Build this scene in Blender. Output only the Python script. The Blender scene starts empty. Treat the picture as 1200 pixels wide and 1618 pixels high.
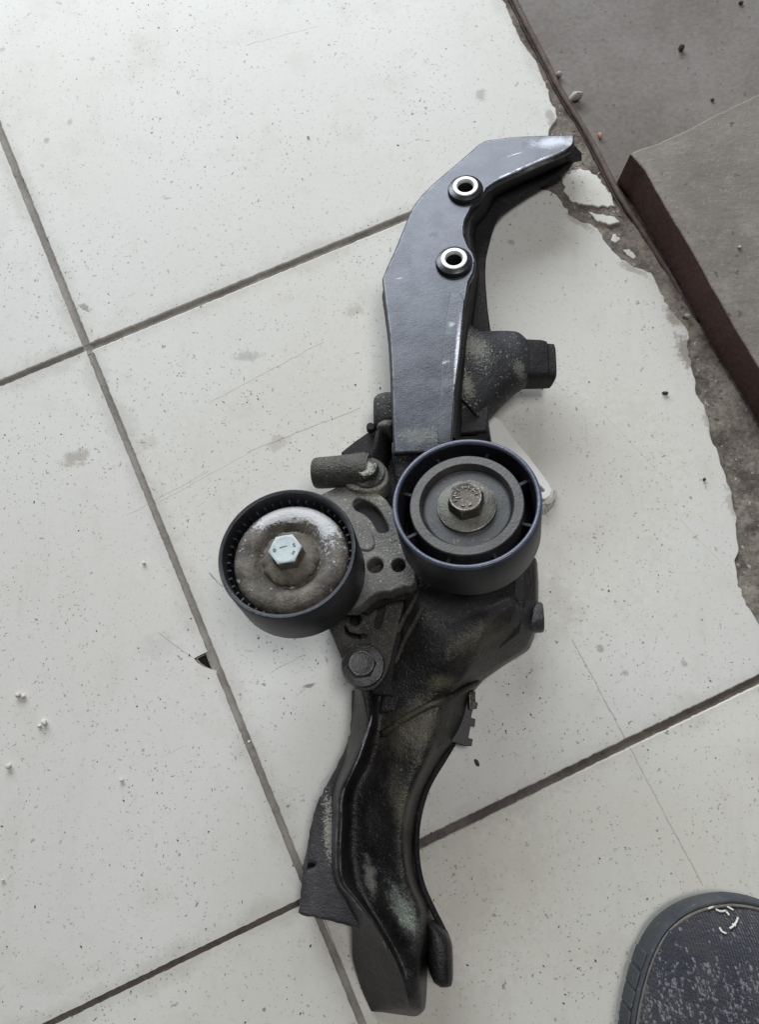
import bpy, bmesh, math, random
from mathutils import Vector, Matrix, noise as mnoise
random.seed(7)
sc = bpy.context.scene
R = math.radians

# ------------------------------------------------------------------ camera
F, TILT, CH = 1300.0, R(12.0), 0.4535
cam_d = bpy.data.cameras.new('Camera')
cam = bpy.data.objects.new('Camera', cam_d); sc.collection.objects.link(cam)
cam_d.sensor_fit = 'VERTICAL'; cam_d.sensor_height = 24.0; cam_d.lens = F / 1618 * 24.0
cam_d.clip_start = 0.01; cam_d.clip_end = 50
cam.location = (0, -CH * math.tan(TILT), CH); cam.rotation_euler = (TILT, 0, 0)
sc.camera = cam
sc.cycles.use_denoising = True
sc.cycles.max_bounces = 5; sc.cycles.diffuse_bounces = 3; sc.cycles.glossy_bounces = 3; sc.cycles.transmission_bounces = 5
# ------------------------------------------------------------------ light
w = bpy.data.worlds.new('World'); sc.world = w; w.use_nodes = True
w.node_tree.nodes['Background'].inputs[0].default_value = (0.95, 0.97, 1.0, 1)
w.node_tree.nodes['Background'].inputs[1].default_value = 0.07
def area(name, loc, target, sx, sy, power, col):
    l = bpy.data.lights.new(name, 'AREA'); l.shape = 'RECTANGLE'; l.size = sx; l.size_y = sy
    l.energy = power; l.color = col
    o = bpy.data.objects.new(name, l); sc.collection.objects.link(o); o.location = loc
    o.rotation_euler = (Vector(target) - Vector(loc)).to_track_quat('-Z', 'Y').to_euler()
    return o
area('doorway_light', (-0.55, 1.80, 0.98), (0, 0, 0.0), 2.0, 1.05, 63, (0.90, 0.96, 1.0))
area('overhead_fill', (0.25, 0.10, 1.9), (0, 0, 0), 0.5, 0.5, 14, (0.99, 0.985, 0.965))  # unseen soft overhead lamp, added as fill
vs = sc.view_settings
vs.view_transform = 'Standard'; vs.look = 'None'; vs.exposure = 0.0; vs.gamma = 1.0; vs.use_curve_mapping = False

# ------------------------------------------------------------------ photo pixel -> point in the place
CR = Matrix.Rotation(TILT, 3, 'X'); CO = Vector(cam.location)
def ray(px, py): return CR @ Vector(((px - 600) / F, -(py - 809) / F, -1))
def P(px, py, zmm=0.0):
    d = ray(px, py); k = (zmm / 1000 - CO.z) / d.z
    return CO + d * k
class Plane:
    def __init__(s, px, py, zmm, n):
        s.o = P(px, py, zmm); s.n = Vector(n).normalized()
        s.x = (Vector((1, 0, 0)) - s.n * s.n.x).normalized(); s.y = s.n.cross(s.x)
    def hit(s, px, py):
        d = ray(px, py); return CO + d * ((s.o - CO).dot(s.n) / d.dot(s.n))
    def uv(s, px, py):
        q = s.hit(px, py) - s.o; return (q.dot(s.x), q.dot(s.y))
    def mat(s): return Matrix((( s.x.x, s.y.x, s.n.x, s.o.x), (s.x.y, s.y.y, s.n.y, s.o.y), (s.x.z, s.y.z, s.n.z, s.o.z), (0, 0, 0, 1)))
    def down(s, mm):
        p = Plane.__new__(Plane); p.o = s.o - s.n * mm / 1000; p.n = s.n; p.x = s.x; p.y = s.y; return p
def pxlen(px, py, zmm, n):  # length in metres of n pixels there
    return n * (-(CR.transposed() @ (P(px, py, zmm) - CO)).z) / F

# ------------------------------------------------------------------ objects
def link(name, me, mat, parent=None, smooth=None):
    if mat: me.materials.clear(); me.materials.append(mat)
    if smooth is not None:
        for p in me.polygons: p.use_smooth = True
        if smooth < 180: me.set_sharp_from_angle(angle=R(smooth))
    o = bpy.data.objects.new(name, me); sc.collection.objects.link(o)
    if parent:
        o.parent = parent
        root = parent
        while root.parent: root = root.parent
        me.transform(Matrix.Translation(-root.location))
    return o
def tag(o, label=None, cat=None, group=None, kind=None):
    if label: o['label'] = label
    if cat: o['category'] = cat
    if group: o['group'] = group
    if kind: o['kind'] = kind
    return o
def empty(name, loc):
    o = bpy.data.objects.new(name, None); sc.collection.objects.link(o); o.location = loc; o.empty_display_size = 0.03
    return o
def from_bm(bm, name):
    bmesh.ops.recalc_face_normals(bm, faces=bm.faces)
    me = bpy.data.meshes.new(name); bm.to_mesh(me); bm.free(); return me
def crom(pts, n, closed=False):
    out = []; m = len(pts)
    rng = m if closed else m - 1
    g = lambda i: Vector(pts[i % m] if closed else pts[max(0, min(m - 1, i))])
    for i in range(rng):
        a, b, c, d = g(i - 1), g(i), g(i + 1), g(i + 2)
        for k in range(n):
            t = k / n
            out.append(0.5 * ((2 * b) + (c - a) * t + (2 * a - 5 * b + 4 * c - d) * t * t + (3 * b - a - 3 * c + d) * t ** 3))
    if not closed: out.append(Vector(pts[-1]))
    return out
def flat_mesh(name, loops, thick, bevel, res=2):
    """2-D loops (first outline, rest holes) -> solid with top at 0, bottom at -thick"""
    cu = bpy.data.curves.new(name, 'CURVE'); cu.dimensions = '2D'; cu.fill_mode = 'BOTH'
    cu.extrude = max(thick / 2 - bevel, 1e-5); cu.bevel_depth = bevel; cu.bevel_resolution = res; cu.offset = -bevel
    for lp in loops:
        s = cu.splines.new('POLY'); s.points.add(len(lp) - 1); s.use_cyclic_u = True
        for p, q in zip(s.points, lp): p.co = (q[0], q[1], 0, 1)
    o = bpy.data.objects.new(name, cu); sc.collection.objects.link(o)
    dg = bpy.context.evaluated_depsgraph_get()
    me = bpy.data.meshes.new_from_object(o.evaluated_get(dg)); bpy.data.objects.remove(o); bpy.data.curves.remove(cu)
    me.transform(Matrix.Translation((0, 0, -thick / 2)))
    bm = bmesh.new(); bm.from_mesh(me); bmesh.ops.remove_doubles(bm, verts=bm.verts, dist=1e-6)
    bmesh.ops.recalc_face_normals(bm, faces=bm.faces); bm.to_mesh(me); bm.free(); me.name = name
    me.set_sharp_from_angle(angle=R(35))
    for p in me.polygons: p.use_smooth = abs(p.normal.z) < 0.999
    return me
def plate(name, plane, outline, thick, mat, parent, holes=(), bevel=0.0008, smooth_n=0, ang=32):
    ol = [plane.uv(*p) for p in outline]
    if smooth_n: ol = [tuple(v) for v in crom(ol, smooth_n, True)]
    loops = [ol]
    for h in holes:
        if len(h) == 3 and not hasattr(h[0], '__len__'):
            c = plane.uv(h[0], h[1]); r = h[2] / 1000
            loops.append([(c[0] + r * math.cos(a * math.tau / 28), c[1] + r * math.sin(a * math.tau / 28)) for a in range(28)])
        else:
            loops.append([tuple(v) for v in crom([plane.uv(*p) for p in h], 4, True)])
    me = flat_mesh(name, loops, thick / 1000, bevel)
    me.transform(plane.mat())
    return link(name, me, mat, parent)
def loft(name, rings, mat, parent, ang=35, closed=True, cap=True, sub=0):
    bm = bmesh.new(); vr = [[bm.verts.new(p) for p in r] for r in rings]; n = len(rings[0])
    for a, b in zip(vr, vr[1:]):
        for i in range(n if closed else n - 1):
            j = (i + 1) % n; bm.faces.new((a[i], a[j], b[j], b[i]))
    if cap: bm.faces.new(vr[0][::-1]); bm.faces.new(vr[-1])
    o = link(name, from_bm(bm, name), mat, parent, ang)
    if sub: m = o.modifiers.new('s', 'SUBSURF'); m.levels = m.render_levels = sub
    return o
def patch(name, rows, zbot, mat, parent, sub=3, rough=0.0, ang=180, lin=False):
    """rows of (px,py,zmm): relief surface, closed below down to zbot mm"""
    pts = [[P(*q) for q in r] for r in rows]
    # refine with Catmull-Rom both ways
    def seg(r):
        return [a.lerp(b, k / 4) for a, b in zip(r, r[1:]) for k in range(4)] + [r[-1]]
    rr = pts if lin is True else ([seg(r) for r in pts] if lin == 'cols' else [crom(r, sub) for r in pts])
    cols = list(zip(*rr)); cc = cols if lin is True else [crom(c, sub) for c in cols]
    grid = list(zip(*cc))
    bm = bmesh.new()
    top = []
    for r in grid:
        row = []
        for p in r:
            q = Vector(p)
            if rough:
                q.z += rough / 1000 * (mnoise.noise(q * 90) + 0.7 * mnoise.noise(q * 260) + 0.45 * mnoise.noise(q * 600))
            row.append(bm.verts.new(q))
        top.append(row)
    bot = [[bm.verts.new((v.co.x, v.co.y, min(v.co.z - 0.001, zbot / 1000))) for v in r] for r in top]
    H, W = len(top), len(top[0])
    for i in range(H - 1):
        for j in range(W - 1):
            bm.faces.new((top[i][j], top[i + 1][j], top[i + 1][j + 1], top[i][j + 1]))
            bm.faces.new((bot[i][j], bot[i][j + 1], bot[i + 1][j + 1], bot[i + 1][j]))
    per = [(0, j) for j in range(W)] + [(i, W - 1) for i in range(1, H)] + [(H - 1, j) for j in range(W - 2, -1, -1)] + [(i, 0) for i in range(H - 2, 0, -1)]
    for a, b in zip(per, per[1:] + per[:1]):
        bm.faces.new((top[a[0]][a[1]], top[b[0]][b[1]], bot[b[0]][b[1]], bot[a[0]][a[1]]))
    o = link(name, from_bm(bm, name), mat, parent, ang)
    if lin is True:
        m = o.modifiers.new('b', 'BEVEL'); m.width = 0.0022; m.segments = 3; m.limit_method = 'ANGLE'; m.angle_limit = R(14); m.harden_normals = False
    return o
def frame(c, n, spin=0.0):
    n = Vector(n).normalized(); x = (Vector((1, 0, 0)) - n * n.x).normalized(); y = n.cross(x)
    M = Matrix(((x.x, y.x, n.x, c.x), (x.y, y.y, n.y, c.y), (x.z, y.z, n.z, c.z), (0, 0, 0, 1)))
    return M @ Matrix.Rotation(spin, 4, 'Z')
def lathe(name, prof, c, n, mat, parent, seg=72, ang=38, spin=0.0, close=True):
    """prof (r mm, h mm) along axis n through c; r=0 ends become a pole"""
    bm = bmesh.new(); rings = []
    for r, h in prof:
        if r < 1e-6: rings.append([bm.verts.new((0, 0, h / 1000))])
        else: rings.append([bm.verts.new((r / 1000 * math.cos(k * math.tau / seg), r / 1000 * math.sin(k * math.tau / seg), h / 1000)) for k in range(seg)])
    pairs = list(zip(rings, rings[1:]))
    if close and len(rings[0]) > 1 and len(rings[-1]) > 1: pairs.append((rings[-1], rings[0]))
    for a, b in pairs:
        for k in range(seg):
            j = (k + 1) % seg
            if len(a) == 1 and len(b) == 1: continue
            if len(a) == 1: bm.faces.new((a[0], b[k], b[j]))
            elif len(b) == 1: bm.faces.new((a[k], a[j], b[0]))
            else: bm.faces.new((a[k], a[j], b[j], b[k]))
    me = from_bm(bm, name); me.transform(frame(c, n, spin))
    return link(name, me, mat, parent, ang)
def hexbolt(name, c, n, r, h, mat, parent, spin=0.3, crown=0.12):
    """hexagonal head with rounded chamfer, base at c"""
    bm = bmesh.new(); rings = []
    seg = 48
    def hexr(a, rr):
        k = (a % (math.tau / 6)) - math.tau / 12
        return rr * math.cos(math.tau / 12) / math.cos(k)
    for fr, hh, rnd in ((1, 0, 0), (1, 0.80, 0), (0.97, 0.92, 0.45), (0.90, 1.0, 1.0), (0.80, 1.0, 1.0), (0.72, 0.96, 1.0), (0.3, 0.96, 1.0)):
        ring = []
        for k in range(seg):
            a = k * math.tau / seg
            q = hexr(a, r) * (1 - rnd) + r * 0.93 * rnd
            q = min(q * fr, hexr(a, r))
            ring.append(bm.verts.new((q / 1000 * math.cos(a), q / 1000 * math.sin(a), hh * h / 1000)))
        rings.append(ring)
    for a, b in zip(rings, rings[1:]):
        for k in range(seg): j = (k + 1) % seg; bm.faces.new((a[k], a[j], b[j], b[k]))
    bm.faces.new(rings[-1]); bm.faces.new(rings[0][::-1])
    me = from_bm(bm, name); me.transform(frame(c, n, spin))
    return link(name, me, mat, parent, 30)
def boxes(name, M, lst, mat, parent, bevel=0.0):
    bm = bmesh.new()
    for (cx, cy, cz, sx, sy, sz, rz) in lst:
        r = bmesh.ops.create_cube(bm, size=1)
        bmesh.ops.transform(bm, verts=r['verts'], matrix=M @ Matrix.Rotation(rz, 4, 'Z') @ Matrix.Translation((cx / 1000, cy / 1000, cz / 1000)) @ Matrix.Diagonal((sx / 1000, sy / 1000, sz / 1000, 1)))
    o = link(name, from_bm(bm, name), mat, parent, 30)
    if bevel: m = o.modifiers.new('b', 'BEVEL'); m.width = bevel / 1000; m.segments = 2
    return o

# ------------------------------------------------------------------ materials
class NT:
    def __init__(s, name):
        s.m = bpy.data.materials.new(name); s.m.use_nodes = True; s.t = s.m.node_tree; s.N = s.t.nodes; s.L = s.t.links
        s.b = s.N['Principled BSDF']; s.pos = s.N.new('ShaderNodeNewGeometry').outputs['Position']
    def set(s, i, v):
        if hasattr(v, 'is_linked'): s.L.new(v, i)
        elif isinstance(v, (tuple, list)) and len(v) == 3 and i.type == 'RGBA': i.default_value = (*v, 1)
        else: i.default_value = v
    def math(s, op, a, b=0.0, c=None, clamp=False):
        n = s.N.new('ShaderNodeMath'); n.operation = op; n.use_clamp = clamp
        s.set(n.inputs[0], a); s.set(n.inputs[1], b)
        if c is not None: s.set(n.inputs[2], c)
        return n.outputs[0]
    def vmath(s, op, a, b=None, scale=None):
        n = s.N.new('ShaderNodeVectorMath'); n.operation = op; s.set(n.inputs[0], a)
        if b is not None: s.set(n.inputs[1], b)
        if scale is not None: s.set(n.inputs['Scale'], scale)
        return n.outputs['Value'] if op in ('LENGTH', 'DISTANCE', 'DOT_PRODUCT') else n.outputs[0]
    def noise(s, scale, detail=4, rough=0.55, vec=None, dist=0.0, col=False):
        n = s.N.new('ShaderNodeTexNoise'); s.set(n.inputs['Vector'], vec or s.pos)
        n.inputs['Scale'].default_value = scale; n.inputs['Detail'].default_value = detail
        n.inputs['Roughness'].default_value = rough; n.inputs['Distortion'].default_value = dist
        return n.outputs['Color' if col else 'Fac']
    def vor(s, scale, vec=None, rnd=1.0):
        n = s.N.new('ShaderNodeTexVoronoi'); s.set(n.inputs['Vector'], vec or s.pos); n.inputs['Scale'].default_value = scale
        n.inputs['Randomness'].default_value = rnd
        return n.outputs['Distance'], n.outputs['Color']
    def ramp(s, f, a, b, lo=0.0, hi=1.0):
        n = s.N.new('ShaderNodeMapRange'); n.clamp = True; n.interpolation_type = 'SMOOTHSTEP'
        s.set(n.inputs[0], f)
        for i, v in zip((1, 2, 3, 4), (a, b, lo, hi)): s.set(n.inputs[i], v)
        return n.outputs[0]
    def mix(s, f, a, b):
        n = s.N.new('ShaderNodeMix'); n.data_type = 'RGBA'; s.set(n.inputs[0], f); s.set(n.inputs[6], a); s.set(n.inputs[7], b)
        return n.outputs[2]
    def bump(s, h, strength, dist=0.001, normal=None):
        n = s.N.new('ShaderNodeBump'); s.set(n.inputs['Height'], h); n.inputs['Strength'].default_value = strength; n.inputs['Distance'].default_value = dist
        if normal: s.L.new(normal, n.inputs['Normal'])
        return n.outputs[0]
    def sep(s, v):
        n = s.N.new('ShaderNodeSeparateXYZ'); s.set(n.inputs[0], v); return n.outputs
    def warp(s, scale, amt):
        c = s.noise(scale, 2, 0.5, col=True)
        v = s.vmath('SUBTRACT', c, (0.5, 0.5, 0.5)); return s.vmath('ADD', s.pos, s.vmath('SCALE', v, scale=amt))
    def edge(s, radius, lo=0.006, hi=0.09):
        bv = s.N.new('ShaderNodeBevel'); bv.samples = 4; bv.inputs['Radius'].default_value = radius
        g = s.N.new('ShaderNodeNewGeometry')
        d = s.vmath('DOT_PRODUCT', bv.outputs[0], g.outputs['Normal'])
        return s.ramp(s.math('SUBTRACT', 1.0, d), lo, hi)
    def out(s, col=None, rough=None, metal=None, normal=None, **k):
        if col is not None: s.set(s.b.inputs['Base Color'], col)
        if rough is not None: s.set(s.b.inputs['Roughness'], rough)
        if metal is not None: s.set(s.b.inputs['Metallic'], metal)
        if normal is not None: s.L.new(normal, s.b.inputs['Normal'])
        for q, v in k.items(): s.set(s.b.inputs[q.replace('_', ' ')], v)
        return s.m
    def specks(s, scale, frac, r0, r1, vec):
        """random dots: fraction of cells, radius range in cell units"""
        d, c = s.vor(scale, vec); x = s.sep(c)
        on = s.math('LESS_THAN', x[0], frac)
        rad = s.math('MULTIPLY_ADD', x[1], r1 - r0, r0)
        return s.math('MULTIPLY', on, s.ramp(d, s.math('MULTIPLY', rad, 0.55), rad, 1.0, 0.0))

def cast(name, base, base2, dust, dust_amt, rough=0.5, metal=0.4, edge_col=None, edge_r=0.0012, grain=0.35, bumpd=0.0006, dust_hi=0.75, coarse=70, edge_amt=0.8, blotch=(), spec=0.5, base_grain=0.1):
    t = NT(name)
    n1 = t.noise(coarse, 5, 0.6); n2 = t.noise(900, 3, 0.6); n3 = t.noise(22, 3, 0.6)
    col = t.mix(t.ramp(n1, 0.35, 0.68), base, base2)
    wv = t.warp(700, 0.002)
    gr = t.specks(620, 0.45, 0.15, 0.42, wv)
    mask = t.ramp(t.math('MULTIPLY_ADD', n3, 0.55, t.math('MULTIPLY', n1, 0.45)), 0.60 - 0.22 * dust_amt, dust_hi)
    film = t.math('MULTIPLY', mask, 0.55 * min(1, dust_amt + 0.1))
    grain_m = t.math('MULTIPLY', gr, t.math('MULTIPLY', t.ramp(mask, 0.0, 0.6, base_grain, 1.0), grain))
    col = t.mix(film, col, dust)
    col = t.mix(grain_m, col, tuple(min(1, c * 1.9) for c in dust))
    nf = t.noise(1000, 4, 0.75) if blotch else None
    for (bx, by, bz, rx, ry, an, bc, bk, *soft) in blotch:   # dirt, wear and painted sheen patches: centre, radii in px, angle, colour, strength
        mp = t.N.new('ShaderNodeMapping'); mp.vector_type = 'TEXTURE'; mp.inputs['Location'].default_value = P(bx, by, bz)
        mp.inputs['Rotation'].default_value = (0, 0, an); mp.inputs['Scale'].default_value = (pxlen(bx, by, bz, rx), pxlen(bx, by, bz, ry), 0.06); t.L.new(t.pos, mp.inputs[0])
        d = t.math('ADD', t.vmath('LENGTH', mp.outputs[0]), t.math('MULTIPLY_ADD', n1, 1.0, -0.5))
        if soft: m = t.ramp(t.math('ADD', d, t.math('ADD', t.math('MULTIPLY_ADD', nf, 1.6, -0.8), t.math('MULTIPLY_ADD', t.noise(240, 4, 0.7), 1.6, -0.8))), 0.15, 1.15, bk, 0.0)
        else: m = t.ramp(t.math('SUBTRACT', t.math('MULTIPLY_ADD', nf, 1.7, -0.42), t.math('MULTIPLY', d, 0.55)), 0.0, 0.16, 0.0, bk)
        col = t.mix(m, col, bc)
    rg = t.math('MULTIPLY_ADD', mask, 0.3, t.math('MULTIPLY_ADD', n1, 0.2, rough - 0.1))
    mt = t.math('MULTIPLY', t.math('SUBTRACT', 1.0, film), metal)
    if edge_col:
        e = t.math('MULTIPLY', t.edge(edge_r), t.ramp(t.noise(160, 4, 0.7), 0.38, 0.62))
        e = t.math('MULTIPLY', e, edge_amt)
        col = t.mix(e, col, edge_col)
        rg = t.math('MULTIPLY_ADD', e, -0.12, rg)
    h = t.math('ADD', t.math('MULTIPLY', n2, 0.7), t.math('MULTIPLY', t.noise(330, 4, 0.7), 0.8))
    return t.out(col, rg, mt, t.bump(h, 0.8, bumpd), Specular_IOR_Level=spec)

def tile_material(inside, ij=None):
    t = NT('speckled_white_tile')
    wv = t.warp(420, 0.0035)
    n_big = t.noise(5, 3, 0.6); n_mid = t.noise(28, 5, 0.65); n_f = t.noise(240, 4, 0.7)
    col = t.mix(t.ramp(n_big, 0.3, 0.7), (0.610, 0.590, 0.545), (0.665, 0.658, 0.638))
    k_ = random.uniform(-1, 1); tint = (0.60 + 0.03 * k_, 0.585 + 0.025 * k_, 0.545 + 0.02 * random.uniform(-1, 1))
    col = t.mix(0.45, col, tint)
    col = t.mix(t.math('MULTIPLY', t.ramp(n_mid, 0.52, 0.78), 0.35), col, (0.44, 0.41, 0.36))
    col = t.mix(t.math('MULTIPLY', t.ramp(n_f, 0.5, 0.8), 0.30), col, (0.43, 0.41, 0.37))
    dens = t.ramp(t.noise(11, 5, 0.7), 0.34, 0.66, 0.28, 1.0)
    smear = t.noise(1, 4, 0.6, vec=t.vmath('MULTIPLY', t.pos, (60, 14, 1)))
    col = t.mix(t.math('MULTIPLY', t.ramp(smear, 0.55, 0.8), 0.16), col, (0.36, 0.33, 0.28))
    s1 = t.math('MULTIPLY', t.specks(480, 0.80, 0.08, 0.34, wv), dens)
    wv2 = t.warp(260, 0.008)
    s2 = t.math('MULTIPLY', t.specks(210, 0.36, 0.06, 0.25, wv2), dens)
    s3 = t.specks(34, 0.13, 0.02, 0.075, t.warp(300, 0.004))
    col = t.mix(t.math('MULTIPLY', s1, 0.72), col, (0.13, 0.12, 0.105))
    col = t.mix(t.math('MULTIPLY', s2, 0.80), col, (0.085, 0.078, 0.07))
    col = t.mix(t.math('MULTIPLY', s3, 0.75), col, (0.13, 0.13, 0.12))
    # drips, smudges and broad faint warm patches round the bracket: (px, py, radius px, stretch, angle, strength, colour)
    g, br = (0.25, 0.25, 0.235), (0.22, 0.18, 0.13)
    tone_spots = [(392, 563, 26, 2.6, 0.06, 0.45, g), (118, 724, 26, 1.8, 0.2, 0.5, br), (760, 150, 11, 1, 0, 0.55, g), (950, 1026, 8, 1.1, 0, 0.7, g), (1082, 1049, 6, 1, 0, 0.55, g),
              (990, 1064, 6, 1, 0, 0.5, g), (134, 487, 13, 2.2, -0.7, 0.6, (0.12, 0.11, 0.1)), (146, 93, 5, 1, 0, 0.6, g), (110, 193, 6, 1, 0, 0.5, g), (74, 222, 6, 1, 0, 0.5, g), (4, 79, 6, 1, 0, 0.5, g), (265, 313, 8, 3, 0.1, 0.5, g),
              (490, 1083, 12, 3, 0.2, 0.75, (0.1, 0.095, 0.09)), (560, 490, 18, 1.5, 0.4, 0.3, br), (440, 700, 22, 1.6, 0.4, 0.35, br), (835, 575, 14, 1.2, 0, 0.3, g), (809, 383, 7, 1.3, 0, 0.6, g), (890, 950, 60, 2.4, -1.0, 0.16, br), (740, 1440, 90, 2.0, 0.9, 0.12, br), (1088, 560, 40, 2.2, -1.25, 0.7, (0.16, 0.13, 0.11)), (1066, 500, 26, 1.8, -1.0, 0.6, (0.16, 0.13, 0.11)), (1130, 680, 40, 3.2, -1.2, 0.5, (0.2, 0.17, 0.14)), (1160, 800, 40, 4, -1.3, 0.4, (0.2, 0.17, 0.14)), (1000, 425, 30, 4, -0.5, 0.5, (0.2, 0.17, 0.14)), (915, 350, 30, 4, -0.6, 0.5, (0.2, 0.17, 0.14)), (872, 190, 26, 3, -1.3, 0.5, (0.2, 0.16, 0.13)), (590, 470, 40, 1.5, 0.2, 0.12, g), (250, 1020, 40, 1.6, 0.2, 0.15, g), (235, 700, 20, 1.5, 0, 0.2, br), (900, 800, 260, 1.2, 0.9, 0.16, (0.42, 0.36, 0.26)), (420, 700, 230, 1.6, 0.5, 0.12, (0.42, 0.37, 0.29)), (760, 1400, 200, 1.4, 1.0, 0.16, (0.38, 0.32, 0.24))]
    nz = t.noise(210, 5, 0.75)
    for (x, y, r, st, an, k, c) in tone_spots:
        p = P(x, y)
        if not inside(p): continue
        rm = pxlen(x, y, 0, r)
        mp = t.N.new('ShaderNodeMapping'); mp.vector_type = 'TEXTURE'; mp.inputs['Location'].default_value = p
        mp.inputs['Rotation'].default_value = (0, 0, an); mp.inputs['Scale'].default_value = (rm, rm / st, 1)
        t.L.new(t.pos, mp.inputs['Vector'])
        d = t.vmath('LENGTH', mp.outputs[0])
        d = t.math('ADD', d, t.math('MULTIPLY_ADD', nz, 2.6, -1.3))
        col = t.mix(t.ramp(d, 0.45, 1.05, k, 0.0), col, c)
    scr = [(330, 637, 512, 540, 1.0, 0.5), (390, 715, 570, 645, 1.2, 0.6), (200, 815, 330, 745, 1.0, 0.45), (388, 72, 500, 42, 1.0, 0.5), (905, 1010, 1000, 1190, 1.3, 0.65), (1000, 1190, 1112, 1400, 1.2, 0.6),
           (240, 800, 395, 715, 0.9, 0.4), (950, 650, 1055, 760, 0.8, 0.3), (1075, 820, 1160, 910, 0.8, 0.3), (430, 1062, 480, 1035, 1.0, 0.5), (925, 660, 928, 700, .8, .3), (330, 905, 352, 928, 1.6, .8), (250, 1000, 305, 1040, 1.0, 0.55), (468, 1100, 482, 1088, 1, .5), (505, 1240, 520, 1225, 1, .5), (260, 1195, 290, 1180, 1, .3)]
    nb = t.noise(110, 3, 0.6)
    for (x0, y0, x1, y1, wd, k) in scr:
        a, b = P(x0, y0), P(x1, y1); d = b - a
        if not (inside(a) or inside(b)): continue
        mp = t.N.new('ShaderNodeMapping'); mp.vector_type = 'TEXTURE'; mp.inputs['Location'].default_value = a
        mp.inputs['Rotation'].default_value = (0, 0, math.atan2(d.y, d.x)); t.L.new(t.pos, mp.inputs['Vector'])
        q = t.sep(mp.outputs[0])
        yy = t.math('ABSOLUTE', t.math('ADD', q[1], t.math('MULTIPLY_ADD', nb, 0.0022, -0.0011)))
        ln = t.ramp(yy, wd * 0.00012, wd * 0.00032, 1.0, 0.0)
        rng = t.math('MULTIPLY', t.math('GREATER_THAN', q[0], 0.0), t.math('LESS_THAN', q[0], d.length))
        col = t.mix(t.math('MULTIPLY', t.math('MULTIPLY', ln, rng), t.math('MULTIPLY', k, t.ramp(nz, 0.3, 0.6, 0.35, 1.0))), col, (0.16, 0.14, 0.12))
    if ij:   # dirt trodden in along the joints
        rel = t.vmath('SUBTRACT', t.pos, tuple(G(*ij)))
        ds_ = []
        for ax in (U, V):
            a = t.vmath('DOT_PRODUCT', rel, tuple(ax)); ds_.append(t.math('SUBTRACT', PITCH / 2, t.math('ABSOLUTE', t.math('SUBTRACT', a, PITCH / 2))))
        ed = t.math('MINIMUM', *ds_)
        dirt = t.ramp(t.math('ADD', ed, t.math('MULTIPLY_ADD', n_mid, 0.03, t.math('MULTIPLY_ADD', nz, 0.012, -0.019))), 0.001, 0.013, 0.30, 0.0)
        col = t.mix(dirt, col, (0.27, 0.245, 0.21))
    rg = t.math('MULTIPLY_ADD', n_mid, 0.3, 0.30)
    h = t.math('ADD', t.math('MULTIPLY', n_f, 0.3), t.math('MULTIPLY', s2, -0.3))
    return t.out(col, rg, 0.0, t.bump(h, 0.25, 0.0006), Specular_IOR_Level=0.4)
def simple(name, c1, c2, scale, rough, metal=0.0, fine=500, bump=0.4, bd=0.0006, spk=None, spk_a=0.6, spk_scale=300):
    t = NT(name); n = t.noise(scale, 6, 0.65); f = t.noise(fine, 4, 0.65)
    col = t.mix(t.ramp(t.math('MULTIPLY_ADD', f, 0.35, t.math('MULTIPLY', n, 0.65)), 0.34, 0.66), c1, c2)
    if spk:
        s = t.specks(spk_scale, 0.3, 0.08, 0.35, t.warp(300, 0.004)); col = t.mix(t.math('MULTIPLY', s, spk_a), col, spk)
    return t.out(col, t.math('MULTIPLY_ADD', n, 0.15, rough - 0.07), metal, t.bump(t.math('MULTIPLY_ADD', f, 0.5, t.math('MULTIPLY', n, 0.5)), bump, bd))
M_grout = simple('grey_grout', (0.17, 0.155, 0.14), (0.29, 0.268, 0.245), 60, 0.9, spk=(0.12, 0.1, 0.09))
M_grout_d = simple('dirty_grout', (0.075, 0.060, 0.055), (0.15, 0.128, 0.115), 60, 0.9, spk=(0.3, 0.28, 0.25), spk_a=0.3)
M_base = simple('dark_tile_adhesive', (0.012, 0.011, 0.012), (0.03, 0.027, 0.025), 80, 0.95)
M_mortar = simple('crumbled_mortar', (0.075, 0.060, 0.050), (0.27, 0.235, 0.205), 55, 0.95, fine=350, bump=0.9, bd=0.002, spk=(0.45, 0.42, 0.38), spk_a=0.7)
M_slab = simple('dusty_brown_concrete', (0.138, 0.122, 0.113), (0.210, 0.192, 0.181), 16, 0.85, fine=330, bump=.7, bd=0.001, spk=(0.085, 0.065, 0.058), spk_scale=260, spk_a=.55)
M_rust = simple('rusty_edge_steel', (0.085, 0.060, 0.052), (0.165, 0.130, 0.115), 90, 0.8, metal=0.15, bump=0.6)

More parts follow.
